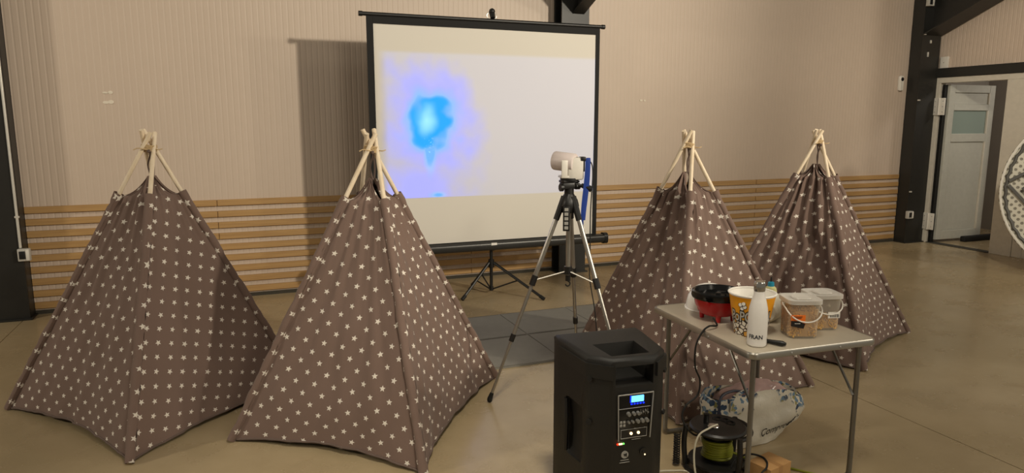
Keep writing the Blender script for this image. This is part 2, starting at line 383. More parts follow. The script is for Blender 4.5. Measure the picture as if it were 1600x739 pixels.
wl = ribbed(-4.12, -3.0, 0, 2.17).xf(Matrix.Translation((WX, 0, 0)) @ Matrix.Rotation(-PI/2, 4, 'Z'))
obj('lower_panel', wl, M['wall'], wall_right, smooth=0)
# horizontal timber slats on the lower back wall, joints between boards
H = .909; pitch = H/9
cols = [(-7.4, -4.95), (-4.946, -2.0), (-1.615, -.152), (-.148, 2.248), (2.252, 3.17), (3.49, 5.898), (5.902, 8.29)]
for k in range(9):
    z1 = H - k*pitch; z0 = z1 - .055
    for a, b in cols:
        obj('slat', MB().box((a, WY-.026, z0), (b, WY+.001, z1), .003, seg=1), M['slat'], wall_back, smooth=0)
struct('baseboard_back', MB().box((-7.4, WY-.02, 0), (8.29, WY, .03)), M['joint'], smooth=0)
for (x, z, a, b) in ((-.955, 1.842, .022, .008), (-.915, 1.845, .018, .014), (-.955, 1.762, .024, .012), (-.917, 1.766, .022, .016), (4.255, 1.838, .018, .01), (4.30, 1.836, .012, .012)):
    obj('wall_spot', MB().lathe([(.5, 0), (.5, .003), (.3, .004)], seg=14, mtx=Matrix.Translation((x, WY-.0005, z)) @ Matrix.Rotation(PI/2, 4, 'X') @ Matrix.Diagonal((a*2, b*2, 1, 1))), M['wallmark'], wall_back)  # small pale discs on the cladding

def h_column(name, x0, x1, y0, label=None):
    m = MB().box((x0, y0, 0), (x1, y0+.016, 5.1)).box((x0, WY-.03, 0), (x1, WY-.014, 5.1)).box(((x0+x1)/2-.006, y0+.015, 0), ((x0+x1)/2+.006, WY-.02, 5.1))
    o = struct(name, m, M['steel'], smooth=0)
    obj('base_plate', MB().box((x0-.02, y0-.03, 0), (x1+.02, WY-.03, .014), .002), M['steel'], o, smooth=0)
    return o
col_l = h_column('trim_1', -1.97, -1.615, 6.62)
obj('side_plate', MB().box((-1.628, 6.63, 0), (-1.615, WY-.02, 5.1)), M['steel'], col_l, smooth=0)
col_m = h_column('trim_2', 3.175, 3.485, 6.60)
col_r = h_column('trim_3', 8.30, 8.63, 6.62)
obj('side_plate', MB().box((8.30, 6.63, 0), (8.312, WY-.02, 5.1)), M['steel'], col_r, smooth=0)
def rafter(parent, x, y0, z0, slope, half, L, web_h):
    y1 = y0 - L; z1 = z0 + L*slope
    m = MB(); t = .016
    def para(xa, xb, dz0, dz1):
        P = [(y0, z0+dz0), (y1, z1+dz0), (y1, z1+dz1), (y0, z0+dz1)]
        m.rings([[(xa, a, b) for a, b in P], [(xb, a, b) for a, b in P]])
    para(x-half, x+half, 0, t); para(x-.006, x+.006, t, web_h); para(x-half, x+half, web_h, web_h+t)
    for q in (.25, .6):
        yy = y0-L*q; zz = z0+L*q*slope; m.box((x-half*.9, yy-.006, zz+.01), (x+half*.9, yy+.006, zz+web_h))
    return obj('roof_rafter', m, M['steel'], parent, smooth=0)
rafter(col_m, 3.36, 6.60, 2.685, .42, .065, 5.5, .45)
rafter(col_r, 8.465, 6.62, 2.70, .44, .165, 5.5, .5)
for lo_, hi_ in (((8.43, 6.60, 2.60), (8.445, 6.621, 2.64)), ((8.40, 6.60, 2.43), (8.412, 6.621, 2.49))): obj('bolt', MB().box(lo_, hi_, .003), M['conduit'], col_r)

# conduits with their boxes
def conduit(x, y, z0, z1, label, cname='cable_conduit'):
    r = empty(cname, (x, y, z0), 0, label, 'conduit')
    obj('pipe', MB().rod((0, 0, 0), (0, 0, z1-z0), .010), M['conduit'], r)
    for z in (.25, (z1-z0)*.55, z1-z0-.35):
        obj('clip', MB().box((-.016, -.008, z-.008), (.016, .012, z+.008), .002), M['conduit'], r)
    return r
cr = conduit(8.318, 6.606, .44, 3.06, 'thin galvanised cable pipe up the black corner column beside the doorway')
cl = conduit(-1.626, 6.606, .60, 4.9, 'galvanised cable pipe along the edge of the black column at left')
obj('cable_tail', MB().tube(spline([(8.335, 6.595, 3.13), (8.325, 6.585, 3.19), (8.345, 6.59, 3.26), (8.37, 6.6, 3.35)]), .006, 6), M['conduit'], None).parent = cr
cr.children[-1].location = (-8.318, -6.606, -.44)
def socket(x, y, z, label, sx=.09, open_=True):
    r = empty('socket_box', (x, y, z), 0, label, 'socket')
    obj('housing', MB().box((-sx/2, -.05, -.05), (sx/2, 0, .05), .006), M['box_grey'], r)
    if open_: obj('socket_face', MB().box((-sx/2+.012, -.054, -.032), (.012, -.049, .032), .002), M['black'], r)
    obj('cover_flap', MB().box((.016, -.056, -.044), (sx/2-.004, -.049, .044), .002), M['white_plastic'], r)
    return r
socket(8.315, 6.615, .385, 'grey socket box at knee height on the black corner column')
socket(8.335, 6.615, 3.10, 'grey junction box high on the black corner column under the rafter')
socket(-1.60, 6.612, .545, 'grey socket box low on the black column at far left', .085)

# wall sensor, switch plate
r = empty('wall_sensor', (8.175, WY-.004, 2.10), 0, 'small white wall sensor with a dark round eye near the corner column', 'sensor')
obj('housing', MB().loft([(0, 0, 0, .034, .095, 5), (0, 0, .03, .034, .095, 5), (0, 0, .036, .028, .088, 5)], mtx=Matrix.Rotation(PI/2, 4, 'X')), M['white_plastic'], r)
obj('sensor_eye', MB().lathe([(.024, .034), (.024, .040), (.014, .043)], c=(0, 0, .052), seg=20, mtx=Matrix.Rotation(PI/2, 4, 'X')), M['lens'], r)
r = empty('switch_plate', (WX, 6.55, 2.36), 0, 'white square junction plate above the black lintel by the column', 'switch')
obj('plate', MB().box((-.03, -.055, -.075), (0, .055, .075), .006), M['white_plastic'], r)
obj('wire', MB().rod((-.008, -.02, -.07), (-.008, -.02, -.21), .004, seg=6), M['box_grey'], r)
obj('screw', MB().lathe([(.006, 0), (.006, .003)], c=(-.031, 0, 0), seg=10, mtx=Matrix.Rotation(-PI/2, 4, 'Y')), M['silver'], r)

# ------------------------------------------------------------------ doorway in the right wall
struct('trim_4', MB().box((WX-.05, 3.0, 2.175), (WX+.05, 6.79, 2.29)), M['steel'], smooth=0)
fr = struct('door_1', MB().box((WX-.03, 6.565, 0), (WX+.09, 6.65, 2.10), .004).box((WX-.03, 5.45, 2.10), (WX+.09, 6.65, 2.172), .004).box((WX-.03, 5.45, 0), (WX+.09, 5.71, 2.10), .004), M['white_gloss'], smooth=0)
for y in (6.548, 6.523):                 # rebates seen between frame and leaf edge
    obj('seal', MB().box((WX+.0, y-.006, .01), (WX+.05, y+.006, 2.08)), M['black_soft'], fr, smooth=0)
for z in (.29, 1.80):
    h = obj('hinge', MB().box((WX-.045, 6.47, z-.11), (WX-.028, 6.625, z+.11), .003).rod((WX-.05, 6.545, z-.11), (WX-.05, 6.545, z+.11), .012), M['white_plastic'], fr)
    for dz in (-.07, 0, .07):
        for y in (6.60, 6.495): obj('screw', MB().ball((WX-.046, y, z+dz), .007, 1), M['silver'], h)
# open leaf, swung into the next room
leaf = empty('door_leaf', (WX+.05, 6.50, 0), -.035); leaf.parent = fr
def rail(n, lo, hi, mat='door_grey', bev=.006): return obj(n, MB().box(lo, hi, bev), M[mat], leaf, smooth=0)
rail('stile', (0, -.02, .04), (.10, .022, 2.08)); rail('stile', (.73, -.02, .04), (.83, .022, 2.08))
for z0, z1 in ((.04, .16), (1.34, 1.45), (1.75, 1.83), (1.98, 2.08)): rail('rail', (.10, -.02, z0), (.73, .022, z1))
rail('door_panel', (.10, -.004, .16), (.73, .008, 1.34)); rail('door_panel', (.10, -.004, 1.83), (.73, .008, 1.98))
obj('glass_pane', MB().box((.10, -.002, 1.45), (.73, .006, 1.75)), M['pane'], leaf, smooth=0)
for z0, z1 in ((.16, 1.34), (1.45, 1.75), (1.83, 1.98)):
    rail('bead', (.715, -.026, z0), (.732, -.003, z1), 'white_gloss', .003)
# closed second leaf and its frame
d2 = struct('door_2', MB().box((WX, 4.12, 0), (WX+.04, 5.45, 2.172), .004), M['white_gloss'], smooth=0)
for y0, y1 in ((5.33, 5.449), (4.12, 4.24)): obj('stile', MB().box((WX-.022, y0, 0), (WX+.001, y1, 2.172), .006), M['white_gloss'], d2, smooth=0)
for z0, z1 in ((0, .16), (1.3, 1.42), (2.05, 2.172)): obj('rail', MB().box((WX-.022, 4.24, z0), (WX+.001, 5.33, z1), .006), M['white_gloss'], d2, smooth=0)
struct('trim_5', MB().box((WX-.04, 5.71, -.002), (WX+.1, 6.565, .006), .002), M['joint'], smooth=0)
struct('wall_far', MB().box((10.55, 4.0, 0), (10.65, 8.0, 3.0)).box((WX+.1, 7.25, 0), (10.55, 7.35, 3.0)).box((WX+.1, 4.0, 0), (10.55, 4.1, 3.0)), M['plaster'], smooth=0)
struct('ceiling', MB().box((WX+.1, 4.0, 3.0), (10.65, 7.35, 3.1)), M['plaster'], smooth=0)
tag(obj('draught_bar', MB().box((9.12, 6.36, 0), (9.98, 6.44, .075), .015), M['black_soft']), 'black rubber bar on the floor against the open door', 'door stop')

# ------------------------------------------------------------------ projection screen
SY = 5.97
r = empty('projection_screen', (2.2, SY+.06, 0), 0, 'white tripod projection screen with black border showing a blue burst', 'screen')
def loc(mb): return mb.xf(Matrix.Translation((-2.2, -(SY+.06), 0)))
X0, X1, ZB, ZT = 1.145, 3.225, .50, 2.405
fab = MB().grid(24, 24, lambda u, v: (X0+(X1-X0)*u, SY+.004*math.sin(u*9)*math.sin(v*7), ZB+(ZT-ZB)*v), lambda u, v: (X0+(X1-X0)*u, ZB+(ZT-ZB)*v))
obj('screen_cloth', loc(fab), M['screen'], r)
obj('black_backing', loc(MB().box((X0, SY+.006, ZB), (X1, SY+.008, ZT))), M['border'], r, smooth=0)
bd = MB().box((X0-.055, SY-.006, ZB-.01), (X0+.001, SY+.004, ZT+.065)).box((X1-.001, SY-.006, ZB-.01), (X1+.04, SY+.004, ZT+.065)).box((X0, SY-.006, ZT-.001), (X1, SY+.004, ZT+.065)).box((X0, SY-.006, ZB-.02), (X1, SY+.004, ZB+.025))
obj('black_border', loc(bd), M['border'], r, smooth=0)
obj('top_bar', loc(MB().rod((1.04, SY, 2.478), (3.305, SY, 2.478), .017).rod((1.03, SY, 2.478), (1.06, SY, 2.478), .021).rod((3.285, SY, 2.478), (3.315, SY, 2.478), .021)), M['black'], r)
obj('roller_case', loc(MB().loft([(0, 0, -1.155, .047, .042, 3), (0, 0, 1.155, .047, .042, 3)], mtx=Matrix.Translation((2.2, SY, .475)) @ Matrix.Rotation(PI/2, 4, 'Y') @ Matrix.Rotation(PI/2, 4, 'Z'))), M['case'], r)
for x in (1.035, 3.36): obj('end_cap', loc(MB().loft([(0, 0, -.02, .053, .048, 3), (0, 0, .02, .053, .048, 3)], mtx=Matrix.Translation((x, SY, .475)) @ Matrix.Rotation(PI/2, 4, 'Y'))), M['black'], r)
obj('sticker', loc(MB().box((2.16, SY-.0485, .485), (2.215, SY-.045, .507))), M['white_print'], r, smooth=0)
obj('pole', loc(MB().rod((2.2, SY+.07, .03), (2.2, SY+.07, 2.50), .015).box((2.18, SY+.02, .42), (2.22, SY+.085, .52), .005)), M['black'], r)
hk = obj('hook', loc(MB().tube([(2.2+.045*math.cos(a), SY+.03, 2.525+.033*math.sin(a)) for a in [2*PI*k/20 for k in range(20)]], .004, 6, closed=True)), M['conduit'], r)
obj('knob', loc(MB().rod((2.2, SY+.0, 2.50), (2.2, SY+.03, 2.56), .022, .026).ball((2.2, SY+.02, 2.56), .028, 2)), M['black'], hk)
obj('hub', loc(MB().rod((2.2, SY+.07, .255), (2.2, SY+.07, .33), .028)), M['black'], r)
obj('lower_collar', loc(MB().rod((2.2, SY+.07, .035), (2.2, SY+.07, .07), .021)), M['black'], r)
for (fx, fy) in ((1.86, 5.88), (2.56, 5.62), (2.13, 6.40)):
    c0 = Vector((2.2, SY+.07, .30)); f0 = Vector((fx, fy, .012)); d = (f0-c0); d2_ = Vector((d.x, d.y, 0)).normalized()
    lg = obj('leg', loc(MB().rod(c0 + d2_*.03, f0, .013, seg=8)), M['black'], r)
    obj('foot_cap', loc(MB().rod(f0 - d.normalized()*.05, f0, .017, seg=8)), M['black_soft'], lg)
    mid = c0 + d*.5
    obj('brace', loc(MB().rod(Vector((2.2, SY+.07, .05)) + d2_*.02, mid, .007, seg=6)), M['black'], r)

# ------------------------------------------------------------------ teepee tents
def teepee(F, R, B, L, apex, label, seed, rot=(0, 0, 0, 0), folds=(1, 1, 1, 1), hem=(.05, .05, .05, .05), zs=1.19, zp=1.30, twist=.026, flips=(0, 0, 0, 0)):
    rnd = random.Random(seed)
    ctr = Vector((apex[0], apex[1], 0)); base = [Vector((p[0], p[1], 0)) for p in (F, R, B, L)]
    root = empty('teepee_tent', ctr, 0, label, 'tent', 'star print play tents')
    P0, P1 = [], []
    for i, b in enumerate(base):
        rad = (b-ctr).normalized(); tan = Vector((-rad.y, rad.x, 0))
        zc = 1.455 + .008*i
        c = ctr + rad*.016 + tan*twist + Vector((0, 0, zc))
        bb = b - rad*.012; bb.z = .003
        P0.append(bb); P1.append(c)
    def on(i, z):
        a, b = P0[i], P1[i]; return a + (b-a)*((z-a.z)/(b.z-a.z))
    T = lambda v: Vector(v) - ctr
    for i in range(4):
        top = on(i, 1.55 + rnd.uniform(-.012, .012))
        obj('pole', MB().tube([T(on(i, .004)), T(on(i, .7)), T(top)], .0122, 12), M['pole'], root)
    for i in range(4):
        # sleeve: a fabric tube round the pole, a little puckered
        m = MB(); zz = [.004 + (zs + rnd.uniform(-.01, .015))*k/44 for k in range(45)]
        ph = rnd.random()*9
        def slv(u, v, i=i, zz=zz, ph=ph):
            z = zz[int(round(v*44))]; c = on(i, z); ax = (P1[i]-P0[i]).normalized(); e1 = ax.cross(Vector((0, 0, 1))).normalized(); e2 = ax.cross(e1)
            rr = .0225 + .007*noise.noise(Vector((u*3, v*26, ph))) + (.004 if v > .97 else 0)
            a = 2*PI*u; return T(c + e1*math.cos(a)*rr + e2*math.sin(a)*rr)
        m.grid(12, 44, slv, lambda u, v, i=i: (u*.12 + i*.37, v*1.35))
        obj('pole_sleeve', m, M['tent'], root, smooth=80)
    for i in range(4):
        j = (i+1) % 4; nu, nv = 44, 56; VS = .84
        mid = (P0[i]+P0[j])/2; out = Vector((mid.x-ctr.x, mid.y-ctr.y, 0)).normalized(); wid0 = (P0[j]-P0[i]).length
        sd = seed*13.7 + i*5.1; fo = folds[i]; hm = hem[i]
        peak = ctr + out*.022 + Vector((0, 0, zp))
        ca, sa = math.cos(rot[i]), math.sin(rot[i])
        def zof(v): return zs*(v/VS) if v <= VS else zs + (zp-zs)*((v-VS)/(1-VS))
        def pos(u, v):
            z = zof(v); s4 = 4*u*(1-u)
            hz = .55*hm*(s4**.8)*max(0., 1-v/VS/.18)**1.5
            zz = z + hz
            if v <= VS: p = on(i, zz).lerp(on(j, zz), u)
            else:
                k = (v-VS)/(1-VS); a = on(i, zs); b = on(j, zs); q = a.lerp(b, u)
                p = q.lerp(peak, k**.85); p.z = zs + (zp-zs)*k**(1.0+.8*abs(2*u-1))
            edge = min(1., s4*2.2); low = max(0., 1-v/VS)
            p -= out*(.028*s4*(1-.5*v) + (.028*s4**.8)*max(0., 1-v/VS/.22)**1.4)
            # folds fan out from the peak; soft dents lower down
            fan = (u-.5)
            w = .008*math.sin(fan*34 + 3*noise.noise(Vector((fan*4, v*1.5, sd)))) * (.30+.70*v)
            w += .012*noise.noise(Vector((fan*7, v*2.2, sd+3))) + .007*noise.noise(Vector((fan*16, v*4, sd+7)))
            # sharp creases: ridged noise stretched along the slope, and slanting pulls towards the corners
            r1 = 1-2.6*abs(noise.noise(Vector((fan*10 + v*1.2, v*1.6, sd+11)))); r2 = 1-2.6*abs(noise.noise(Vector((fan*6 - v*5, v*2.0 + fan*2, sd+15))))
            w += .0075*max(0, r1)**2 + .006*max(0, r2)**2 * (.4+low)
            dia = noise.noise(Vector((fan*2.2+v*3.2, (v-fan)*1.2, sd+19))); w += .014*(abs(dia))*(low)
            p += out*w*fo*edge
            if p.z < .004: p.z = .004
            return T(p)
        def uvp(u, v):
            z = zof(v); wd = wid0*(1-min(z, 1.4)/1.47); x = (u-.5)*wd; y = z*1.12
            return (x*ca - y*sa + i*.31 + seed*.17, x*sa + y*ca + i*.23)
        pn = obj('fabric_panel', MB().grid(nu, nv, pos, uvp), M['tent'], root, smooth=80)
        # rolled hem along the lower edge
        hp = [Vector(pos(k/40, 0.)) + Vector((0, 0, .006)) for k in range(1, 40)]
        obj('hem', MB().tube(hp, .0055, 6), M['ribbon'], pn)
    # lashing cord wound round the crossing, with loose ends, and the ribbon tying up the cloth
    m = MB()
    pts = []
    for k in range(70):
        a = 2*PI*k/14; rr = .036 + .004*math.sin(k*1.7)
        pts.append((rr*math.cos(a), rr*math.sin(a), 1.438 + .007*k/14 + .006*math.sin(a*2)))
    m.tube(pts, .0038, 6); a0 = rnd.random()*6
    m.tube(spline([(.036, 0, 1.445), (-.02, -.045, 1.45), (-.05, -.055, 1.457), (-.075, -.06, 1.448)]), .003, 5).tube(spline([(.03, -.02, 1.45), (.05, -.04, 1.447), (.07, -.04, 1.452)]), .003, 5)
    obj('lashing_cord', m, M['rope'], root)
    m = MB().tube(spline([(0, -.012, zp-.01), (-.012, -.016, zp+.06), (.004, -.02, zp+.12), (.0, -.012, 1.45)]), .005, 6).tube(spline([(.01, .0, zp-.01), (.016, .004, zp+.07), (.008, .01, 1.45)]), .005, 6)
    m.ball((0, -.03, 1.44), .013, 1)
    obj('tie_ribbon', m, M['ribbon'], root)
    return root
teepee((-.54, 3.53), (.33, 4.28), (-.34, 5.22), (-1.27, 4.52), (-.43, 4.44), 'leftmost star-print teepee tent, in front of the black column, a pole ridge facing us', 1,
       rot=(-.45, 0, 0, -.05), folds=(.7, 1, 1, .8), hem=(.035, .05, .05, .06))
teepee((.73, 2.915), (1.48, 3.96), (.65, 4.67), (-.10, 3.62), (.70, 3.80), 'largest star-print teepee tent, left of centre before the projection screen', 2,
       rot=(.05, 0, 0, .08), folds=(.9, 1, 1, .7), hem=(.05, .05, .05, .05))
teepee((2.13, 2.93), (3.225, 3.10), (3.07, 4.20), (2.02, 4.04), (2.585, 3.585), 'star-print teepee tent right behind the folding table and loudspeaker', 3,
       rot=(-.3, 0, 0, .1), folds=(1, 1, 1, 1.3), hem=(.03, .05, .05, .03), zs=1.18)
teepee((3.73, 3.17), (4.76, 3.68), (4.23, 4.72), (3.20, 4.19), (3.965, 3.935), 'rightmost star-print teepee tent nearest the doorway, left face gathered in folds', 4,
       rot=(.05, 0, 0, -.25), folds=(.8, 1, 1, 2.4), hem=(.06, .05, .05, .04), zs=1.21)

# ------------------------------------------------------------------ grey foam floor mats
mats = [((1.40, 4.70), 'grey foam floor mat of the far row, left of the long seam'), ((2.006, 4.705), 'grey foam floor mat of the far row, right of the long seam'),
        ((1.40, 4.095), 'grey foam floor mat of the near row, left of the long seam'), ((2.006, 4.10), 'grey foam floor mat of the near row, partly behind the loudspeaker'),
        ((2.612, 4.71), 'grey foam floor mat of the far row, running behind the tent at right')]
for (x, y), lb in mats:
    r = empty('floor_mat', (x+.3, y+.3, 0), random.uniform(-.006, .006), lb, 'mat', 'grey foam floor mats')
    w_, h_ = .3, .297; poly = []
    for (ax, ay, bx, by) in ((-w_, -h_, w_, -h_), (w_, -h_, w_, h_), (w_, h_, -w_, h_), (-w_, h_, -w_, -h_)):
        for k in range(6): poly.append((ax+(bx-ax)*k/6, ay+(by-ay)*k/6))
    if y < 4.5 and x > 2: poly = [(px, max(py, -.20) if px > -.02 else py) for px, py in poly]
    obj('foam_slab', MB().prism(poly, .0, .012), M['mat'], r, smooth=20)
    for s_ in ((1,) if (y < 4.5 and x > 2) else (-1, 1)):
        obj('edge_groove', MB().box((-w_+.01, s_*(h_-.006)-.002, .0118), (w_-.01, s_*(h_-.006)+.002, .0128)), M['joint'], r, smooth=0)

# ------------------------------------------------------------------ camera tripod with mini projector
TX, TY = 1.771, 3.562
tr = empty('camera_tripod', (TX, TY, 0), 0, 'silver aluminium camera tripod with black joints standing before the screen', 'tripod')
T0 = Matrix.Translation((-TX, -TY, 0))
feet = [Vector((1.300, 3.606, 0)), Vector((1.962, 3.135, 0)), Vector((2.002, 3.87, 0))]
for f0 in feet:
    d = Vector((f0.x-TX, f0.y-TY, 0)).normalized(); top = Vector((TX, TY, 1.135)) + d*.045
    f1 = f0 + Vector((0, 0, .02)); ax = f1-top; side = ax.cross(Vector((0, 0, 1))).normalized()
    p1 = top + ax*.385; p2 = top + ax*.68
    lg = obj('leg', MB().tube([top, p1], .0135, 10).xf(T0), M['alu'], tr)
    obj('lower_tube', MB().tube([p1, p2], .0105, 10).tube([p2, f1], .008, 10).xf(T0), M['alu'], lg)
    obj('leg_lock', MB().tube([p1-ax.normalized()*.03, p1+ax.normalized()*.03], .019, 8).xf(T0), M['black'], lg)
    obj('leg_lock', MB().tube([p2-ax.normalized()*.022, p2+ax.normalized()*.022], .016, 8).xf(T0), M['black'], lg)
    obj('rubber_foot', MB().tube([f1-ax.normalized()*.04, f1], [.011, .015], 10).ball(f1 + Vector((0, 0, -.004)), .0155, 2).xf(T0), M['black_soft'], lg)
    obj('leg_hinge', MB().tube([top-ax.normalized()*.05, top+ax.normalized()*.09], [.021, .018], 8).xf(T0), M['black'], lg)
    obj('spreader_arm', MB().rod(Vector((TX, TY, .745)) + d*.02, p1, .0055, seg=8).xf(T0), M['alu'], tr)
obj('centre_column', MB().rod((0, 0, .72), (0, 0, 1.21), .0145).xf(Matrix()), M['alu'], tr)
obj('spreader_collar', MB().rod((0, 0, .73), (0, 0, .775), .024).rod((0, 0, .69), (0, 0, .725), .015), M['black'], tr)
obj('ballast_hook', MB().tube([(.014*math.cos(a), 0, .672+.014*math.sin(a)) for a in [PI*.5 - k*PI*1.5/10 for k in range(11)]], .004, 6), M['black'], tr)
shl = obj('shoulder', MB().loft([(0, 0, 1.09, .04, .04, 3), (0, 0, 1.13, .055, .05, 3), (0, 0, 1.165, .045, .045, 3), (0, 0, 1.20, .026, .026, 2)], seg=24), M['black'], tr)
yv = Vector((-TX, -TY, 0)).normalized()          # towards the viewer's side of the hall
rk = MB().box((-.019, -.006, .99), (.019, .006, 1.13), .002).xf(Matrix.Translation(yv*.047 + Vector((-.015, 0, 0))) @ Matrix.Rotation(-.45, 4, 'Z'))
o = obj('column_rack', rk, M['black'], tr)
for k in range(5): obj('rack_window', MB().box((-.011, -.0085, 1.0+.026*k), (.011, -.0055, 1.018+.026*k), .001).xf(Matrix.Translation(yv*.047 + Vector((-.015, 0, 0))) @ Matrix.Rotation(-.45, 4, 'Z')), M['silver'], o, smooth=0)
obj('pan_head', MB().rod((0, 0, 1.19), (0, 0, 1.245), .028).box((-.05, -.028, 1.225), (.05, .028, 1.262), .006).rod((-.062, -.01, 1.235), (-.045, -.01, 1.235), .022).rod((.03, -.02, 1.24), (.055, -.02, 1.24), .018), M['black'], tr)
obj('camera_plate', MB().box((-.05, -.034, 1.262), (.05, .034, 1.275), .003).lathe([(.052, 1.275), (.052, 1.288)], seg=24), M['black'], tr)
ph = obj('pan_handle', MB().tube([(.02, -.02, 1.255), (.06, -.045, 1.245)], .007, 8), M['black'], tr)
obj('grip', MB().tube([(.055, -.042, 1.247), (.075, -.055, 1.24), (.105, -.075, 1.225)], [.012, .0165, .018], 10), M['black_soft'], ph)

# mini projector: round barrel aimed at the screen, block behind it, stand ring
pr = empty('mini_projector', (TX, TY, 1.29), 0, 'small white barrel projector mounted on the tripod, aimed at the screen', 'projector')
dirp = Vector((-.62, .76, .09)).normalized(); q = dirp.to_track_quat('Z', 'X').to_matrix().to_4x4()
pm = Matrix.Translation((.0, 0, .085)) @ q
obj('barrel', MB().lathe([(.0, -.035), (.050, -.034), (.0535, -.028), (.0535, .088), (.050, .095), (.044, .096), (.043, .085), (0, .084)], seg=36, mtx=pm, cap=False), M['pink'], pr)
obj('lens', MB().lathe([(.028, .084), (.028, .088), (.018, .092)], seg=24, mtx=pm), M['lens'], pr)
obj('rear_block', MB().box((-.018, -.046, -.012), (.075, .04, .115), .012).xf(Matrix.Rotation(-.25, 4, 'Z')), M['white_plastic'], pr)
obj('stand_yoke', MB().box((-.055, -.045, -.002), (.055, .042, .012), .004).box((-.058, -.052, .0), (-.022, -.044, .10), .004).xf(Matrix.Rotation(-.2, 4, 'Z')), M['white_plastic'], pr)
for k in range(3): obj('vent_slot', MB().box((.0+.018*k, -.018, .1145), (.010+.018*k, -.008, .1165)).xf(Matrix.Rotation(-.25, 4, 'Z')), M['black'], pr, smooth=0)
obj('port_panel', MB().box((.070, -.044, .035), (.080, .02, .108), .003).box((.055, -.05, .095), (.085, .0, .118), .004).xf(Matrix.Rotation(-.25, 4, 'Z')), M['black'], pr)
# lanyard hanging from the projector
ly = empty('lanyard', (TX+.06, TY-.04, 1.40), 0, 'blue lanyard strap with white tag dangling from the projector', 'lanyard')
def ribbon(pts, half, wd, th=.0012):
    P = spline(pts, 6); m = MB(); R_ = []
    for k, p in enumerate(P):
        a = wd if isinstance(wd, Vector) else Vector(wd); a = a.normalized(); t = (P[min(k+1, len(P)-1)]-P[max(k-1, 0)]).normalized(); n_ = a.cross(t).normalized()
        R_.append([p - a*half - n_*th, p + a*half - n_*th, p + a*half + n_*th, p - a*half + n_*th])
    return m.rings(R_)
obj('strap', ribbon([(.022, -.012, -.01), (.026, -.03, .0), (.024, -.036, -.05), (.020, -.034, -.15), (.008, -.028, -.28), (.002, -.026, -.35)], .0085, (.92, -.39, 0)), M['blue'], ly)
obj('strap', ribbon([(.010, -.014, -.01), (.012, -.026, -.002), (.012, -.030, -.05), (.004, -.030, -.15), (-.006, -.024, -.28), (-.006, -.024, -.385)], .0075, (.85, -.5, 0)), M['blue'], ly)
obj('tag_card', MB().box((-.018, -.028, -.44), (.006, -.024, -.385), .001), M['white_print'], ly)
obj('clasp', MB().box((-.014, -.030, -.39), (.002, -.021, -.375), .002), M['silver'], ly)
pc = [(TX+.075, TY-.03, 1.385), (TX+.105, TY-.06, 1.375), (TX+.115, TY-.065, 1.30), (TX+.108, TY-.06, 1.10), (TX+.115, TY-.05, .85), (TX+.122, TY-.04, .70), (TX+.15, TY-.06, .50), (TX+.15, TY-.1, .30), (TX+.13, TY-.2, .05), (TX+.07, TY-.42, .006), (TX-.1, TY-.62, .006), (TX-.22, TY-.8, .006)]
tag(obj('power_lead', MB().tube(spline(pc, 10), .0035, 6), M['black_soft']), 'thin black power lead hanging down from the projector past the tripod', 'cable')

# ------------------------------------------------------------------ loudspeaker (seen from its back)
sp = empty('loudspeaker', (1.452, 2.64, 0), -.08, 'black portable loudspeaker in front, its control panel towards us', 'speaker')
HS = .69
# plan in local axes: +x right, -y towards us
plan = [(-.20, 0), (.20, 0), (.20, -.06), (.172, -.31), (.095, -.385), (-.095, -.385), (-.172, -.31), (-.20, -.06)]
def sect(sx, dy, z, inset=0.):
    c = Vector((0, -.19)); return [((x*sx), (c.y + (y-c.y)*sx + dy), z) for x, y in plan]
body = MB().rings([sect(.97, 0, .012), sect(1, 0, .03), sect(1, 0, HS-.03), sect(.985, 0, HS-.012), sect(.94, 0, HS-.002), sect(.90, 0, HS)])
bmesh.ops.bevel(body.bm, geom=[e for e in body.bm.edges if abs(e.verts[0].co.z-e.verts[1].co.z) > .3], offset=.018, segments=3, affect='EDGES', profile=.5)
cab = obj('cabinet', body, M['speaker'], sp)
def cut(o, mb, name='cutter'):
    c = obj(name, mb, M['black'], None, smooth=0); c.parent = o.parent
    md = o.modifiers.new('cut', 'BOOLEAN'); md.operation = 'DIFFERENCE'; md.object = c; md.solver = 'EXACT'
    bpy.context.view_layer.update()
    me = bpy.data.meshes.new_from_object(o.evaluated_get(bpy.context.evaluated_depsgraph_get()))
    o.modifiers.clear(); old = o.data; o.data = me; bpy.data.objects.remove(c)
    me.shade_smooth(); me.set_sharp_from_angle(angle=math.radians(35))
# carrying handle: a well in the top, a window in the back, a bar left between
cut(cab, MB().rings([[(-.075, -.20, HS-.11), (.075, -.20, HS-.11), (.075, -.34, HS-.11), (-.075, -.34, HS-.11)], [(-.10, -.185, HS+.02), (.095, -.185, HS+.02), (.085, -.345, HS+.02), (-.085, -.345, HS+.02)]]))
cut(cab, MB().box((-.082, -.45, HS-.115), (.082, -.32, HS-.034)))
# side grips
for s_ in (-1, 1):
    cut(cab, MB().box((-.04, -.1, -.13), (.04, .06, .13), .03, mtx=Matrix.Translation((s_*.205, -.19, .34))))
    obj('side_grip', MB().tube(spline([(s_*.19, -.135, .22), (s_*.193, -.145, .28), (s_*.193, -.148, .36), (s_*.19, -.135, .45)]), .012, 8), M['black'], sp)
def back_band(z0, z1, out):
    for s_ in (-1, 1):
        outer = [(s_*(.198+out), -.08), (s_*(.174+out), -.311-out*.3), (s_*.096, -.386-out), (s_*.09, -.37), (s_*.16, -.30), (s_*.18, -.09)]
        obj('handle_band', MB().prism(outer, z0, z1), M['speaker'], sp, smooth=0)
back_band(HS-.085, HS-.028, .006)
for s_ in (-1, 1):
    for z in (.60, .42, .10): obj('screw', MB().rod((s_*.165, -.322, z), (s_*.169, -.327, z), .011, seg=10), M['black_soft'], sp)
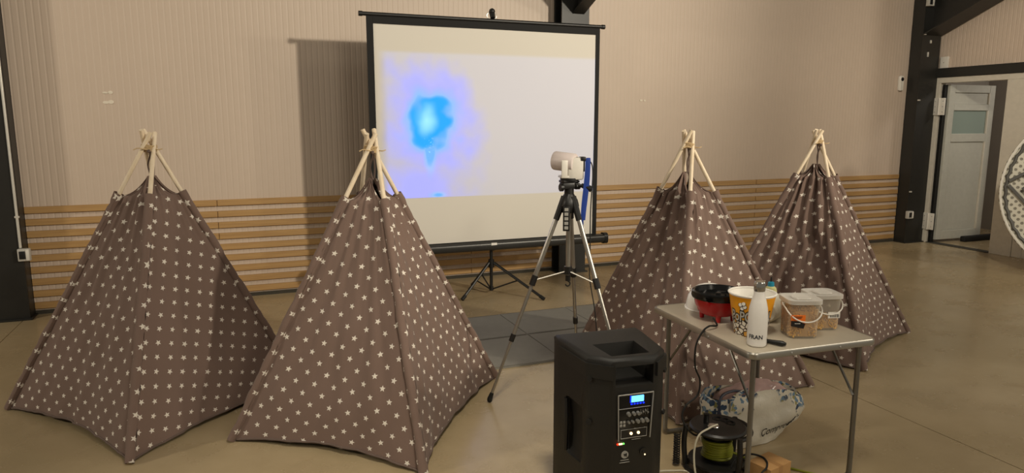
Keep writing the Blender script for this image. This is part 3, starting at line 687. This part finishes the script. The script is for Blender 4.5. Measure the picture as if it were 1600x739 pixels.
# control panel on the flat back
BY = -.385
mixp = obj('mixer_panel', MB().box((-.070, BY-.006, .355), (.075, BY+.006, .545), .003), M['gloss_black'], sp)
fr_ = MB()
for a, b in (((-.070, .355), (-.075, .545)), ((.068, .355), (.078, .545))): fr_.rod((a[0], BY-.012, a[1]), (b[0], BY-.012, b[1]), .0022, seg=6)
fr_.rod((-.075, BY-.012, .545), (.078, BY-.012, .545), .0028, seg=6)
obj('trim_rail', fr_, M['silver'], mixp)
PX = lambda lo, hi, z0, z1, d=.008, bev=.001: MB().box((lo, BY-d, z0), (hi, BY-.004, z1), bev)
obj('lcd_display', PX(-.016, .038, .510, .535, .009), M['lcd'], mixp, smooth=0)
obj('lcd_edge', PX(-.021, -.016, .508, .537, .0085), M['lcd_blue'], mixp, smooth=0)
for k in range(5): obj('lcd_button', PX(-.018+.013*k, -.010+.013*k, .499, .505, .008), M['lcd_blue'], mixp, smooth=0)
obj('panel_line', PX(-.068, .070, .484, .486).bm and PX(-.068, .070, .484, .486), M['silver'], mixp, smooth=0)
for (x, z, rr) in ((-.028, .463, .009), (-.006, .463, .008), (.013, .463, .008), (-.028, .430, .006), (-.010, .430, .006), (.012, .430, .009), (.032, .430, .009), (.052, .430, .009)):
    obj('knob', MB().rod((x, BY-.005, z), (x, BY-.020, z), rr, rr*.8, 14), M['knob'], mixp)
for k in range(4):
    obj('slider', PX(.026+.010*k, .028+.010*k, .452, .476).box((.024+.010*k, BY-.012, .458+.004*(k % 3)), (.030+.010*k, BY-.006, .464+.004*(k % 3))), M['knob'], mixp, smooth=0)
for x, z in ((-.058, .430), (-.044, .430), (-.058, .416), (-.044, .416)): obj('jack', PX(x-.005, x+.005, z-.005, z+.005), M['silver'], mixp, smooth=0)
sub = obj('lower_panel', PX(-.058, .055, .362, .398, .007), M['black'], mixp, smooth=0)
fr2 = MB()
for a, b in (((-.058, .362), (.055, .362)), ((.055, .362), (.055, .398)), ((.055, .398), (-.058, .398)), ((-.058, .398), (-.058, .362))): fr2.rod((a[0], BY-.008, a[1]), (b[0], BY-.008, b[1]), .0012, seg=5)
obj('frame_line', fr2, M['silver'], sub)
for x in (-.014, .018): obj('volume_light', MB().ball((x, BY-.009, .380), .006, 2), M['led_white'], sub)
obj('label_line', PX(-.01, .03, .352, .3535), M['silver'], mixp, smooth=0)
for x, mt in ((-.068, 'led_red'), (-.060, 'led_white'), (-.052, 'led_white'), (-.043, 'led_green')): obj('led', MB().ball((x, BY-.003, .338), .0045, 1), M[mt], sp)
lg_ = obj('round_logo', MB().rod((-.036, BY-.001, .290), (-.036, BY-.004, .290), .0155, seg=24), M['silver'], sp)
for zc, wd in ((.287, .003), (.2925, .006)): obj('logo_mark', MB().box((-.036-wd, BY-.0055, zc-.002), (-.036+wd, BY-.0035, zc+.002)).box((-.031, BY-.0055, .281), (-.028, BY-.0035, .297)), M['black_print'], lg_, smooth=0)
obj('logo_caption', MB().box((-.054, BY-.003, .2655), (-.018, BY-.001, .2685)).box((-.058, BY-.003, .256), (-.014, BY-.001, .258)), M['silver'], sp, smooth=0)
obj('round_switch', MB().rod((.045, BY-.001, .293), (.045, BY-.005, .293), .015, seg=20).box((.040, BY-.008, .288), (.050, BY-.004, .298), .001), M['black'], sp)
obj('switch_light', MB().ball((.052, BY-.004, .280), .004, 1), M['led_white'], sp)
ip = obj('power_inlet', MB().box((-.040, BY-.005, .155), (.040, BY+.002, .195), .003), M['silver'], sp)
obj('inlet_socket', MB().box((-.033, BY-.008, .161), (.033, BY-.004, .189), .002), M['black'], ip)
for k in range(7): obj('pin', MB().box((-.027+.0085*k, BY-.0095, .171), (-.022+.0085*k, BY-.0075, .180)), M['silver'], ip, smooth=0)
for x in (-.15, .15):
    for y in (-.05, -.30): obj('rubber_foot', MB().rod((x*.9, y, 0), (x*.9, y, .02), .02), M['black_soft'], sp)

# ------------------------------------------------------------------ folding table and what stands on it
A, B_, C_, D_ = Vector((1.968, 2.965, 0)), Vector((1.903, 2.165, 0)), Vector((2.555, 2.128, 0)), Vector((2.622, 2.928, 0))
ZT_ = .67; tc = (A+B_+C_+D_)/4
ex = (C_-B_).normalized(); ey = Vector((-ex.y, ex.x, 0)); W2, D2 = .327, .40
ta = empty('folding_table', tc, math.atan2(ex.y, ex.x), 'small grey folding table with aluminium edge at lower right', 'table')
def rrect(hx, hy, r, z, n=6):
    out = []
    for cx, cy, a0 in ((hx-r, hy-r, 0), (-hx+r, hy-r, PI/2), (-hx+r, -hy+r, PI), (hx-r, -hy+r, 1.5*PI)):
        for k in range(n+1): a = a0 + PI/2*k/n; out.append((cx+r*math.cos(a), cy+r*math.sin(a), z))
    return out
obj('tabletop', MB().rings([rrect(W2-.006, D2-.006, .032, ZT_-.02), rrect(W2-.006, D2-.006, .032, ZT_-.001), rrect(W2-.010, D2-.010, .03, ZT_)]), M['top'], ta)
obj('edge_rim', MB().rings([rrect(W2-.007, D2-.007, .034, ZT_-.001), rrect(W2-.002, D2-.002, .036, ZT_+.0005), rrect(W2+.002, D2+.002, .038, ZT_-.006), rrect(W2+.002, D2+.002, .038, ZT_-.026), rrect(W2-.004, D2-.004, .034, ZT_-.030), rrect(W2-.02, D2-.02, .03, ZT_-.024)], cap=False), M['alu'], ta)
for k, (x, y) in enumerate(((-.13, -D2-.0022), (.12, -D2-.0022))): obj('rivet', MB().ball((x, y, ZT_-.015), .005, 1), M['silver'], ta)
for x in (-.1,): obj('rivet', MB().ball((-W2-.002, x, ZT_-.015), .005, 1), M['silver'], ta)
for y_ in (-.03, .03): obj('cross_bar', MB().box((-W2+.01, y_-.01, ZT_-.035), (W2-.01, y_+.01, ZT_-.020)), M['alu_dark'], ta, smooth=0)
for yy in (-D2+.05, D2-.085):
    xs = W2-.05
    u = spline([(-xs, yy, ZT_-.03), (-xs, yy, .30), (-xs, yy, .05), (-xs+.012, yy, .018), (-xs+.045, yy, .0125), (0, yy, .0125), (xs-.045, yy, .0125), (xs-.012, yy, .018), (xs, yy, .05), (xs, yy, .30), (xs, yy, ZT_-.03)], 6)
    obj('leg', MB().tube(u, .0115, 10), M['alu_dark'], ta)
    s_ = 1 if yy < 0 else -1
    for x in (-xs, xs): obj('leg_brace', MB().rod((x+.012*(1 if x < 0 else -1), yy, .40), (x+.012*(1 if x < 0 else -1), yy+s_*.20, ZT_-.03), .006, seg=8), M['alu_dark'], ta)
ZT_ += .0005

# popcorn machine
mk = empty('popcorn_maker', (2.115, 2.645, ZT_), .2, 'red popcorn maker with glossy black rim on the folding table', 'popcorn maker')
obj('bowl', MB().lathe([(.0, .028), (.075, .028), (.092, .04), (.108, .075), (.114, .112), (.110, .112), (.100, .07), (.0, .055)], seg=40, cap=False), M['red'], mk)
obj('rim', MB().lathe([(.112, .104), (.122, .106), (.126, .116), (.124, .137), (.117, .142), (.110, .139), (.104, .118), (.06, .105), (.0, .102)], seg=40, cap=False), M['gloss_black'], mk)
obj('stirring_arm', MB().rod((0, 0, .10), (0, 0, .128), .012).tube(spline([(0, 0, .122), (.03, .01, .125), (.075, .02, .118)]), .004, 8), M['black'], mk)
for a in (.6, 2.2, 3.9, 5.2): obj('foot', MB().lathe([(.010, 0), (.014, .035)], c=(.072*math.cos(a), .072*math.sin(a), 0), seg=12), M['red'], mk)
obj('handle', MB().box((.110, -.03, .112), (.150, .03, .134), .007), M['gloss_black'], mk)
dm = empty('clear_dome', (2.205, 2.825, ZT_), 0, 'clear plastic dome lid on the table behind the red popcorn maker', 'lid')
prof = [(.0, .125), (.03, .123), (.06, .114), (.085, .097), (.106, .064), (.115, .026), (.117, .004), (.123, .003), (.123, .0)]
obj('dome_shell', MB().lathe(prof[::-1], seg=40, cap=False).lathe([(r_-.0025 if r_ > 0 else 0, z_-.0025 if z_ > .006 else z_) for r_, z_ in prof], seg=40, cap=False), M['dome'], dm)
obj('dome_ridge', MB().tube([(.092*math.cos(a), .092*math.sin(a), .089) for a in [2*PI*k/40 for k in range(40)]], .002, 6, closed=True), M['dome'], dm)
# power cord from the maker down to the reel
cp = [(2.035, 2.575, .70), (2.015, 2.52, .682), (1.955, 2.50, .69), (1.925, 2.505, .665), (1.90, 2.515, .60), (1.905, 2.52, .50), (1.935, 2.52, .43), (1.925, 2.52, .36), (1.865, 2.52, .32), (1.845, 2.52, .27), (1.865, 2.51, .215), (1.91, 2.50, .175), (1.945, 2.47, .20), (1.965, 2.46, .218)]
tag(obj('appliance_cord', MB().tube(spline(cp, 10), .0042, 8), M['black_soft']), 'black mains cord drooping from the red popcorn maker to the reel', 'cable')

# popcorn bucket
bk = empty('popcorn_bucket', (2.103, 2.40, ZT_), .0, 'orange and white paper popcorn bucket behind the white bottle', 'bucket')
def rb(z): return .068 + (.100-.068)*z/.186
obj('bucket_wall', MB().lathe([(.0, .004), (.066, .004), (.068, .0), (rb(.186), .186), (rb(.186)-.0015, .186)], seg=56, cap=False), M['bucket'], bk)
obj('bucket_lining', MB().lathe([(rb(.186)-.0015, .186), (.0665, .010), (0, .010)], seg=56, cap=False), M['white_print'], bk)
obj('rolled_rim', MB().tube([(.1005*math.cos(a), .1005*math.sin(a), .186) for a in [2*PI*k/48 for k in range(48)]], .0042, 8, closed=True), M['white_print'], bk)
cam_az = math.atan2(-2.40, -2.103)
def wrap(z0, az0, rad_off):
    def f(co):
        z = z0 + co.y; rr = rb(z) + rad_off; a = az0 + co.x*.70/rr
        return Vector((rr*math.cos(a), rr*math.sin(a), z))
    return f
for off, bold, mt in ((.0008, .0055, 'black_print'), (.0016, .0012, 'white_print')):
    text('bucket_lettering', 'PoPCoRN', .066, None, M[mt], bk, depth=.0004, warp=wrap(.090, cam_az-.03, off), bold=bold)
def popcorn_piece(az, z):
    for rr_, mt, off in ((.0105, 'black_print', .0006), (.0082, 'white_print', .0014)):
        m = MB()
        for k in range(4):
            a = az + [.06, -.10, .11, -.02][k]; zz = z + [.010, .004, -.004, -.012][k]; R_ = rb(zz)+off
            n_ = Vector((math.cos(a), math.sin(a), 0))
            m.rod(n_*(R_-.001) + Vector((0, 0, zz)), n_*R_ + Vector((0, 0, zz)), rr_, seg=14)
        obj('printed_popcorn', m, M[mt], bk)
popcorn_piece(cam_az-.42, .142); popcorn_piece(cam_az+.55, .142)

# white bottle with the printed name
bt = empty('white_bottle', (2.010, 2.252, ZT_), 0, 'white insulated bottle with silver cap and dark name print', 'bottle')
obj('flask', MB().lathe([(.0, .001), (.034, .0), (.0395, .006), (.0405, .02), (.0395, .03), (.041, .045), (.0405, .13), (.037, .165), (.030, .195), (.024, .215), (.0215, .235), (.0, .235)], seg=44, cap=False), M['enamel'], bt)
obj('cap', MB().lathe([(.0225, .236), (.0235, .240), (.0225, .272), (.020, .276), (.0, .276)], seg=32, cap=False), M['chrome'], bt)
baz = math.atan2(-2.252, -2.010)
text('name_print', 'FRAN', .024, None, M['print_dark'], bt, depth=.0003, bold=.0006, warp=lambda co: Vector(((.0414)*math.cos(baz-.12+co.x/.0414), .0414*math.sin(baz-.12+co.x/.0414), .045+co.y)))

# spatula / knife handle lying on the edge
kn = empty('kitchen_knife', (2.064, 2.262, ZT_), -1.07, 'black-handled kitchen knife lying at the table edge beside the bottle', 'knife')
obj('handle', MB().tube([(-.015, 0, .011), (.03, 0, .011), (.075, .0, .0125), (.088, 0, .0125)], [.008, .0095, .0115, .006], 10), M['black'], kn)
obj('blade', MB().prism([(-.015, -.006), (-.015, .012), (-.10, .016), (-.125, .002), (-.11, -.004)], .008, .0095).xf(Matrix.Diagonal((.75, .8, 1, 1))), M['chrome'], kn)

# tubs of popping corn
def kernels(hx, hy, n, zt, count, seed):
    rnd = random.Random(seed); m = MB()
    m.loft([(0, 0, .008, hx-.012, hy-.012, n), (0, 0, zt-.006, hx-.008, hy-.008, n)], seg=28)
    for k in range(count):
        if rnd.random() < .24:
            t = rnd.random()*2*PI; q_ = math.sqrt(rnd.random())
            x, y, z = q_*(hx-.006)*math.cos(t)*1.05, q_*(hy-.006)*math.sin(t)*1.05, zt + rnd.uniform(-.004, .004)
        else:
            t = rnd.random()*2*PI; ct, st = math.cos(t), math.sin(t)
            x = (hx-.007)*math.copysign(abs(ct)**(2/n), ct); y = (hy-.007)*math.copysign(abs(st)**(2/n), st); z = rnd.uniform(.008, zt)
        e = Matrix.Rotation(rnd.random()*6, 4, 'X') @ Matrix.Rotation(rnd.random()*6, 4, 'Z')
        m.ball((x, y, z), .0043, 1, (1, .75, 1.15), e)
    return m
def tub(x, y, rz, label, h, half, fill, count, seed, handle_up):
    r = empty('kernel_tub', (x, y, ZT_), rz, label, 'tub', 'clear tubs of popping corn')
    n = 5.; secs = [(0, 0, 0, half*.86, half*.86, n), (0, 0, .006, half*.90, half*.90, n), (0, 0, h-.02, half, half, n), (0, 0, h-.018, half+.004, half+.004, n), (0, 0, h-.006, half+.004, half+.004, n)]
    inn = [(a, b, c+.002, d-.0018, e-.0018, n) for a, b, c, d, e, n in secs[:3]] 
    obj('tub_wall', MB().loft(secs, 48).loft(inn, 48), M['tub'], r)
    ld = obj('tub_lid', MB().loft([(0, 0, h-.018, half+.0065, half+.0065, n), (0, 0, h-.001, half+.0065, half+.0065, n), (0, 0, h, half+.003, half+.003, n), (0, 0, h-.004, half-.008, half-.008, n), (0, 0, h-.005, half-.012, half-.012, n)], 48), M['lid'], r)
    obj('lid_tab', MB().loft([(0, 0, h-.003, half*.55, half*.55, 4), (0, 0, h+.002, half*.5, half*.5, 4)], 32), M['lid'], ld)
    kk = obj('popping_corn', kernels(half*.965, half*.965, n, fill, count, seed), M['corn'], r); kk['kind'] = 'stuff'
    pts = []
    for k in range(21):
        a = PI*k/20; pts.append((-(half+.010)*math.cos(a), -(half+.012)*(1 if k not in (0, 20) else .98) * (math.sin(a)**.5 if 0 < k < 20 else 0) - .004, h-.03 - handle_up*math.sin(a)))
    obj('carry_handle', MB().tube(pts, .0032, 8), M['white_plastic'], r)
    for s_ in (-1, 1): obj('handle_pivot', MB().rod((s_*half, 0, h-.03), (s_*(half+.013), 0, h-.03), .007, seg=10), M['white_plastic'], r)
    return r
t1 = tub(2.285, 2.303, -.36, 'clear lidded tub nearly full of popping corn with orange label', .172, .070, .128, 900, 3, .062)
lb = obj('orange_label', MB().box((-.066, -.0715, .060), (-.004, -.069, .108), .0005), M['orange'], t1, smooth=0)
obj('black_badge', MB().rings([[(-.066, -.0722, .060), (-.010, -.0722, .048), (-.004, -.0722, .070), (-.035, -.0722, .082), (-.066, -.0722, .084)], [(-.066, -.0712, .060), (-.010, -.0712, .048), (-.004, -.0712, .070), (-.035, -.0712, .082), (-.066, -.0712, .084)]]), M['black_print'], lb, smooth=0)
for z, a, b in ((.100, -.060, -.018), (.094, -.056, -.022), (.070, -.050, -.026)): obj('label_line', MB().box((a, -.0728, z), (b, -.0714, z+.0025)), M['white_print' if z < .08 else 'black_print'], lb, smooth=0)
t2 = tub(2.468, 2.362, -.30, 'clear lidded tub only a third full of popping corn with barcode sticker', .165, .068, .048, 500, 5, .055)
lb = obj('barcode_sticker', MB().box((.0, -.0665, .058), (.056, -.064, .086), .0004), M['white_print'], t2, smooth=0)
bars = MB()
for k in range(12): bars.box((.010+.0036*k, -.0672, .062), (.010+.0036*k+(.0012 if k % 3 else .0022), -.0663, .076))
obj('barcode', bars, M['black_print'], lb, smooth=0)

# oil bottle, wrapped roll
ob = empty('oil_bottle', (2.48, 2.70, ZT_), 0, 'pale yellow squeeze bottle with blue cap behind the bucket', 'bottle')
obj('bottle_body', MB().lathe([(.0, 0), (.028, 0), (.030, .006), (.030, .092), (.026, .108), (.016, .116), (0, .116)], seg=28, cap=False), M['oil'], ob)
obj('oil_fill', MB().lathe([(.0, .003), (.027, .003), (.028, .08), (0, .08)], seg=24, cap=False), simple('yellowish oil', '#c9c58a', .3), ob)
obj('cap', MB().lathe([(.0, .113), (.0165, .113), (.0155, .135), (.009, .139), (0, .139)], seg=20, cap=False), M['teal'], ob)
obj('nozzle', MB().lathe([(.0, .138), (.0055, .138), (.0035, .162), (0, .163)], seg=12, cap=False), M['black'], ob)
wr_ = empty('wrapped_roll', (2.365, 2.55, ZT_), .5, 'pale plastic-wrapped paper roll lying behind the full kernel tub', 'roll')
obj('paper_roll', MB().lathe([(.0, -.10), (.044, -.099), (.052, -.088), (.053, 0), (.052, .088), (.044, .099), (0, .1)], c=(0, 0, .053), seg=28, mtx=Matrix.Rotation(PI/2, 4, 'Y'), cap=False), M['plastic_bag'], wr_)
obj('twisted_end', MB().tube([(-.095, 0, .053), (-.115, -.005, .06), (-.14, -.01, .075)], [.03, .010, .022], 10), M['plastic_bag'], wr_)

# ------------------------------------------------------------------ under the table: bag, reel, box, cables
bg = empty('shopping_bag', (2.43, 2.70, 0), 0, 'white shopping bag with blue flower print slumped under the table', 'bag')
def bag_pt(u, v):
    a = 2*PI*u; ct, st = math.cos(a), math.sin(a); e = 3.
    K = [(0., -.10, .21, .105), (.18, -.075, .235, .113), (.42, -.035, .275, .114), (.7, -.015, .305, .108), (1., -.015, .30, .09)]
    for k in range(4):
        if K[k][0] <= v <= K[k+1][0]:
            t = (v-K[k][0])/(K[k+1][0]-K[k][0]); t = t*t*(3-2*t)*.5 + t*.5
            cx, hx, hy = [K[k][i] + (K[k+1][i]-K[k][i])*t for i in (1, 2, 3)]
    x = cx + hx*math.copysign(abs(ct)**(2/e), ct); y = hy*math.copysign(abs(st)**(2/e), st)
    top = .265 - .075*max(0, ct)**1.5 + .012*math.sin(a*3)
    z = top*v; wob = noise.noise(Vector((x*9, y*9, z*11)))*.016 + noise.noise(Vector((x*24, y*24, z*26)))*.005
    d = Vector((ct*.6, st, 0)).normalized()
    p = Vector((x, y, z)) + d*wob
    p.z = max(p.z, .003); return p
m = MB().grid(72, 26, bag_pt); bmesh.ops.remove_doubles(m.bm, verts=m.bm.verts[:], dist=1e-5)
bot = [v for v in m.bm.verts if v.co.z < .0035]
m2 = MB().loft([(-.10, 0, .003, .20, .10, 3), (-.10, 0, .0045, .20, .10, 3)], 40)
bagb = obj('bag_body', m, M['flowers'], bg, smooth=60); obj('bag_bottom', m2, M['flowers'], bg)
def baghandle(x0, x1, y, hgt, ly_):
    return ribbon([(x0, y, .20), (x0+.01, y-.004, .255), (x0+.06, y+ly_*.4, .255+hgt), ((x0+x1)/2, y+ly_, .26+hgt), (x1-.06, y+ly_*.5, .25+hgt), (x1-.01, y-.004, .235), (x1, y, .19)], .010, (0, 1, .25))
obj('bag_handle', baghandle(-.24, .10, -.085, .012, .05), M['flowers'], bg)
obj('side_strap', MB().tube(spline([(-.285, -.085, .02), (-.292, -.088, .10), (-.300, -.085, .19), (-.285, -.075, .275), (-.20, -.05, .285), (-.12, -.03, .265)]), .007, 6), M['print_dark'], bg)
fl = MB().grid(30, 14, lambda u, v: Vector((-.20+.40*u+.03*math.sin(v*5), -.07+.13*v, .215 + .115*math.sin(PI*min(1, max(0, u)))**.7*(.55+.45*math.sin(PI*v)) - .05*u + .022*noise.noise(Vector((u*7, v*5, 3))))))
obj('inner_film', fl, M['film'], bg, smooth=70)
contents = MB().loft([(-.02, 0, .06, .22, .07, 3), (-.02, 0, .17, .25, .085, 3), (-.01, 0, .225, .19, .06, 2.5)], 32)
obj('bag_contents', contents, simple('pinkish packets', '#a68a80', .6, 0, .3, 25), bg)
def bag_text(co):
    # lay the lettering on the bag's face towards us, climbing to the right
    s = co.x; zz = .072 + co.y*1.1 + .12*(co.x+.10)
    x = .075 + s*.95; best = 1e9; yb = -.1
    for i in range(36, 72):
        for vv in (zz/.25,):
            p = bag_pt(i/72, max(0., min(1., vv)))
            if abs(p.x-x) < best: best = abs(p.x-x); yb = p.y
    return Vector((x, yb-.007, zz))
text('bag_lettering', 'Comprometid', .052, None, M['black_print'], bg, depth=.0005, shear=.25, warp=bag_text)

rl = empty('cable_reel', (2.01, 2.47, 0), 0, 'black cable reel with yellow-green flex under the table', 'cable reel')
obj('top_flange', MB().lathe([(.0, .196), (.09, .196), (.118, .200), (.128, .206), (.130, .214), (.122, .222), (.095, .219), (.06, .226), (.0, .228)], seg=40, cap=False), M['black'], rl)
obj('drum', MB().lathe([(.052, .06), (.052, .198)], seg=28), M['black'], rl)
obj('bottom_flange', MB().lathe([(.0, .040), (.122, .040), (.130, .047), (.128, .056), (.06, .060), (0, .060)], seg=40, cap=False), M['black'], rl)
pts = [((.064+.004*math.sin(k*.9))*math.cos(2*PI*k/20), (.064+.004*math.sin(k*.9))*math.sin(2*PI*k/20), .074 + .0105*k/20 + .002*math.sin(k*.37)) for k in range(161)]
obj('flex_coil', MB().tube(pts, .0062, 6), M['green'], rl)
obj('crank_knob', MB().lathe([(.013, .0), (.012, .045), (.014, .05), (.0, .054)], c=(-.045, .03, .222), seg=16), M['black'], rl)
for a in (-.25, .0, .25): obj('socket', MB().lathe([(.024, .0), (.025, .008), (.017, .009), (.016, .003)], c=(.06*math.cos(2.2*a+.4), .06*math.sin(2.2*a+.4), .220), seg=18), M['black_soft'], rl)
fm = MB(); 
fm.tube([(.135*math.cos(a), .145*math.sin(a), .012) for a in [2*PI*k/36 for k in range(36)]], .011, 8, closed=True)
obj('base_ring', fm, M['black'], rl)
for a in (.35, 2.6, 4.75): obj('frame_post', MB().tube(spline([(.14*math.cos(a), .14*math.sin(a), .015), (.150*math.cos(a), .150*math.sin(a), .12), (.145*math.cos(a), .145*math.sin(a), .215)]), .0125, 8), M['black'], rl)
obj('frame_bar', MB().tube(spline([(.145*math.cos(a), .145*math.sin(a), .205) for a in (4.75, 5.2, 5.7, 6.2, 6.63)]), .011, 8), M['black'], rl)
obj('glint_plate', MB().lathe([(.026, .0), (.024, .003)], c=(-.035, -.01, .2265), seg=20), M['chrome'], rl)
sg = MB().tube([(.014*math.cos(2*PI*k/10), .014*math.sin(2*PI*k/10), .006 + .155*k/130) for k in range(131)], .0032, 5)
tag(obj('coiled_spring', sg, M['black'], loc=(1.862, 2.575, 0)), 'black coiled spring tube standing left of the cable reel', 'spring')

bx = empty('cardboard_box', (2.145, 2.276, 0), .24, 'small brown cardboard box on the floor under the table front', 'box')
obj('carton', MB().box((-.075, -.058, 0), (.075, .058, .108), .002), M['card'], bx, smooth=0)
obj('top_flap', MB().box((-.075, -.058, .108), (-.004, .058, .1105), .0008).box((.0, -.058, .108), (.076, .058, .1098), .0008), M['card'], bx, smooth=0)
obj('tape_strip', MB().box((-.014, -.0590, .06), (.012, .0588, .1112), .0005), M['tape'], bx, smooth=0)

def cable(pts, r_, mat, label, name='cable'): return tag(obj(name, MB().tube(spline(pts, 10), r_, 7), M[mat]), label, 'cable')
cable([(1.70, 2.56, .006), (1.80, 2.53, .006), (1.865, 2.50, .006), (1.865, 2.455, .006), (1.90, 2.37, .006), (1.93, 2.33, .006), (1.98, 2.29, .006), (1.99, 2.16, .006), (1.97, 2.02, .006)], .0045, 'cream_cable', 'pale cable on the floor running out from behind the loudspeaker', 'pale_cable')
cable([(1.985, 2.445, .238), (1.93, 2.43, .236), (1.875, 2.435, .205), (1.852, 2.43, .12), (1.852, 2.40, .02), (1.862, 2.33, .0055), (1.885, 2.22, .0055), (1.88, 2.02, .0055)], .0045, 'cream_cable', 'pale cable arching from the reel top down to the floor', 'pale_cable')
cable([(2.05, 2.436, .10), (2.09, 2.415, .085), (2.15, 2.42, .05), (2.25, 2.42, .008), (2.32, 2.36, .0055), (2.40, 2.26, .0055), (2.52, 2.14, .0055), (2.70, 2.0, .0055)], .0055, 'green', 'yellow-green flex leading off the reel behind the cardboard box', 'flex_cable')
cable([(1.98, 2.10, .005), (1.99, 2.13, .03), (2.00, 2.165, .09), (2.03, 2.195, .115), (2.07, 2.215, .1175), (2.115, 2.26, .1165), (2.13, 2.31, .1165), (2.09, 2.35, .118), (2.03, 2.37, .09), (2.0, 2.362, .03), (1.99, 2.352, .006)], .0045, 'black_soft', 'black cable looped over the cardboard box by the table leg', 'black_cable')

# ------------------------------------------------------------------ big round folding table stood on edge by the door
RT = Vector((8.09, 4.225, 0)); nrm = Vector((-.86, -.46, .12)).normalized()
rt = empty('round_table', RT, 0, 'large round white folding table stood on edge by the doorway, underside out', 'table')
zax = nrm; xax = Vector((0, 0, 1)).cross(zax).normalized(); yax = zax.cross(xax)
RR = .915
base_m = Matrix((( xax.x, yax.x, zax.x, 0), (xax.y, yax.y, zax.y, 0), (xax.z, yax.z, zax.z, RR), (0, 0, 0, 1)))
def rtpart(n, m, mat, smooth=35, parent=None):
    o = obj(n, m, M[mat], parent or rt, smooth=smooth)
    if parent is None: o.matrix_local = base_m
    return o
rtpart('tabletop', MB().lathe([(.0, -.022), (RR-.008, -.022), (RR-.001, -.012), (RR-.001, .012), (RR-.006, .020), (RR-.035, .020), (RR-.04, .008), (0, .008)], seg=96, cap=False), 'punched')
m = MB(); pts = []
for k in range(144):
    a = 2*PI*k/144; rr_ = RR-.062 + .007*math.cos(a*48); pts.append((rr_*math.cos(a), rr_*math.sin(a), .012))
rtpart('rim_frame', m.tube(pts, .017, 6, closed=True), 'ring')
rtpart('rim_bead', MB().tube([((RR-.018)*math.cos(2*PI*k/96), (RR-.018)*math.sin(2*PI*k/96), .017) for k in range(96)], .012, 6, closed=True), 'white_plastic')
def bar(p, q_, w2, h2, z=.035):
    p = Vector((p[0], p[1], z)); q_ = Vector((q_[0], q_[1], z)); d = (q_-p); a = math.atan2(d.y, d.x)
    return MB().box((0, -w2, -h2), (d.length, w2, h2), .004).xf(Matrix.Translation(p) @ Matrix.Rotation(a, 4, 'Z'))
rtpart('leg_frame', bar((-.83, .06), (-.05, .62), .016, .014), 'ring', 0); rtpart('leg_frame', bar((-.83, .02), (-.10, -.78), .016, .014), 'ring', 0)
rtpart('leg_frame', bar((-.70, -.03), (-.2, .33), .028, .014, .06), 'ring', 0)
rtpart('leg_frame', bar((-.53, .08), (-.38, -.22), .016, .014, .05), 'ring', 0)
rtpart('leg_frame', bar((-.62, -.62), (-.30, -.42), .016, .014), 'ring', 0); rtpart('leg_frame', bar((.83, .06), (.05, .62), .016, .014), 'ring', 0); rtpart('leg_frame', bar((.83, .02), (.1, -.78), .016, .014), 'ring', 0)
rtpart('leg_frame', bar((-.62, .60), (-.30, .40), .016, .014), 'ring', 0)
rtpart('leg_foot', bar((-.46, .27), (-.36, .34), .030, .012, .065), 'ring', 0)
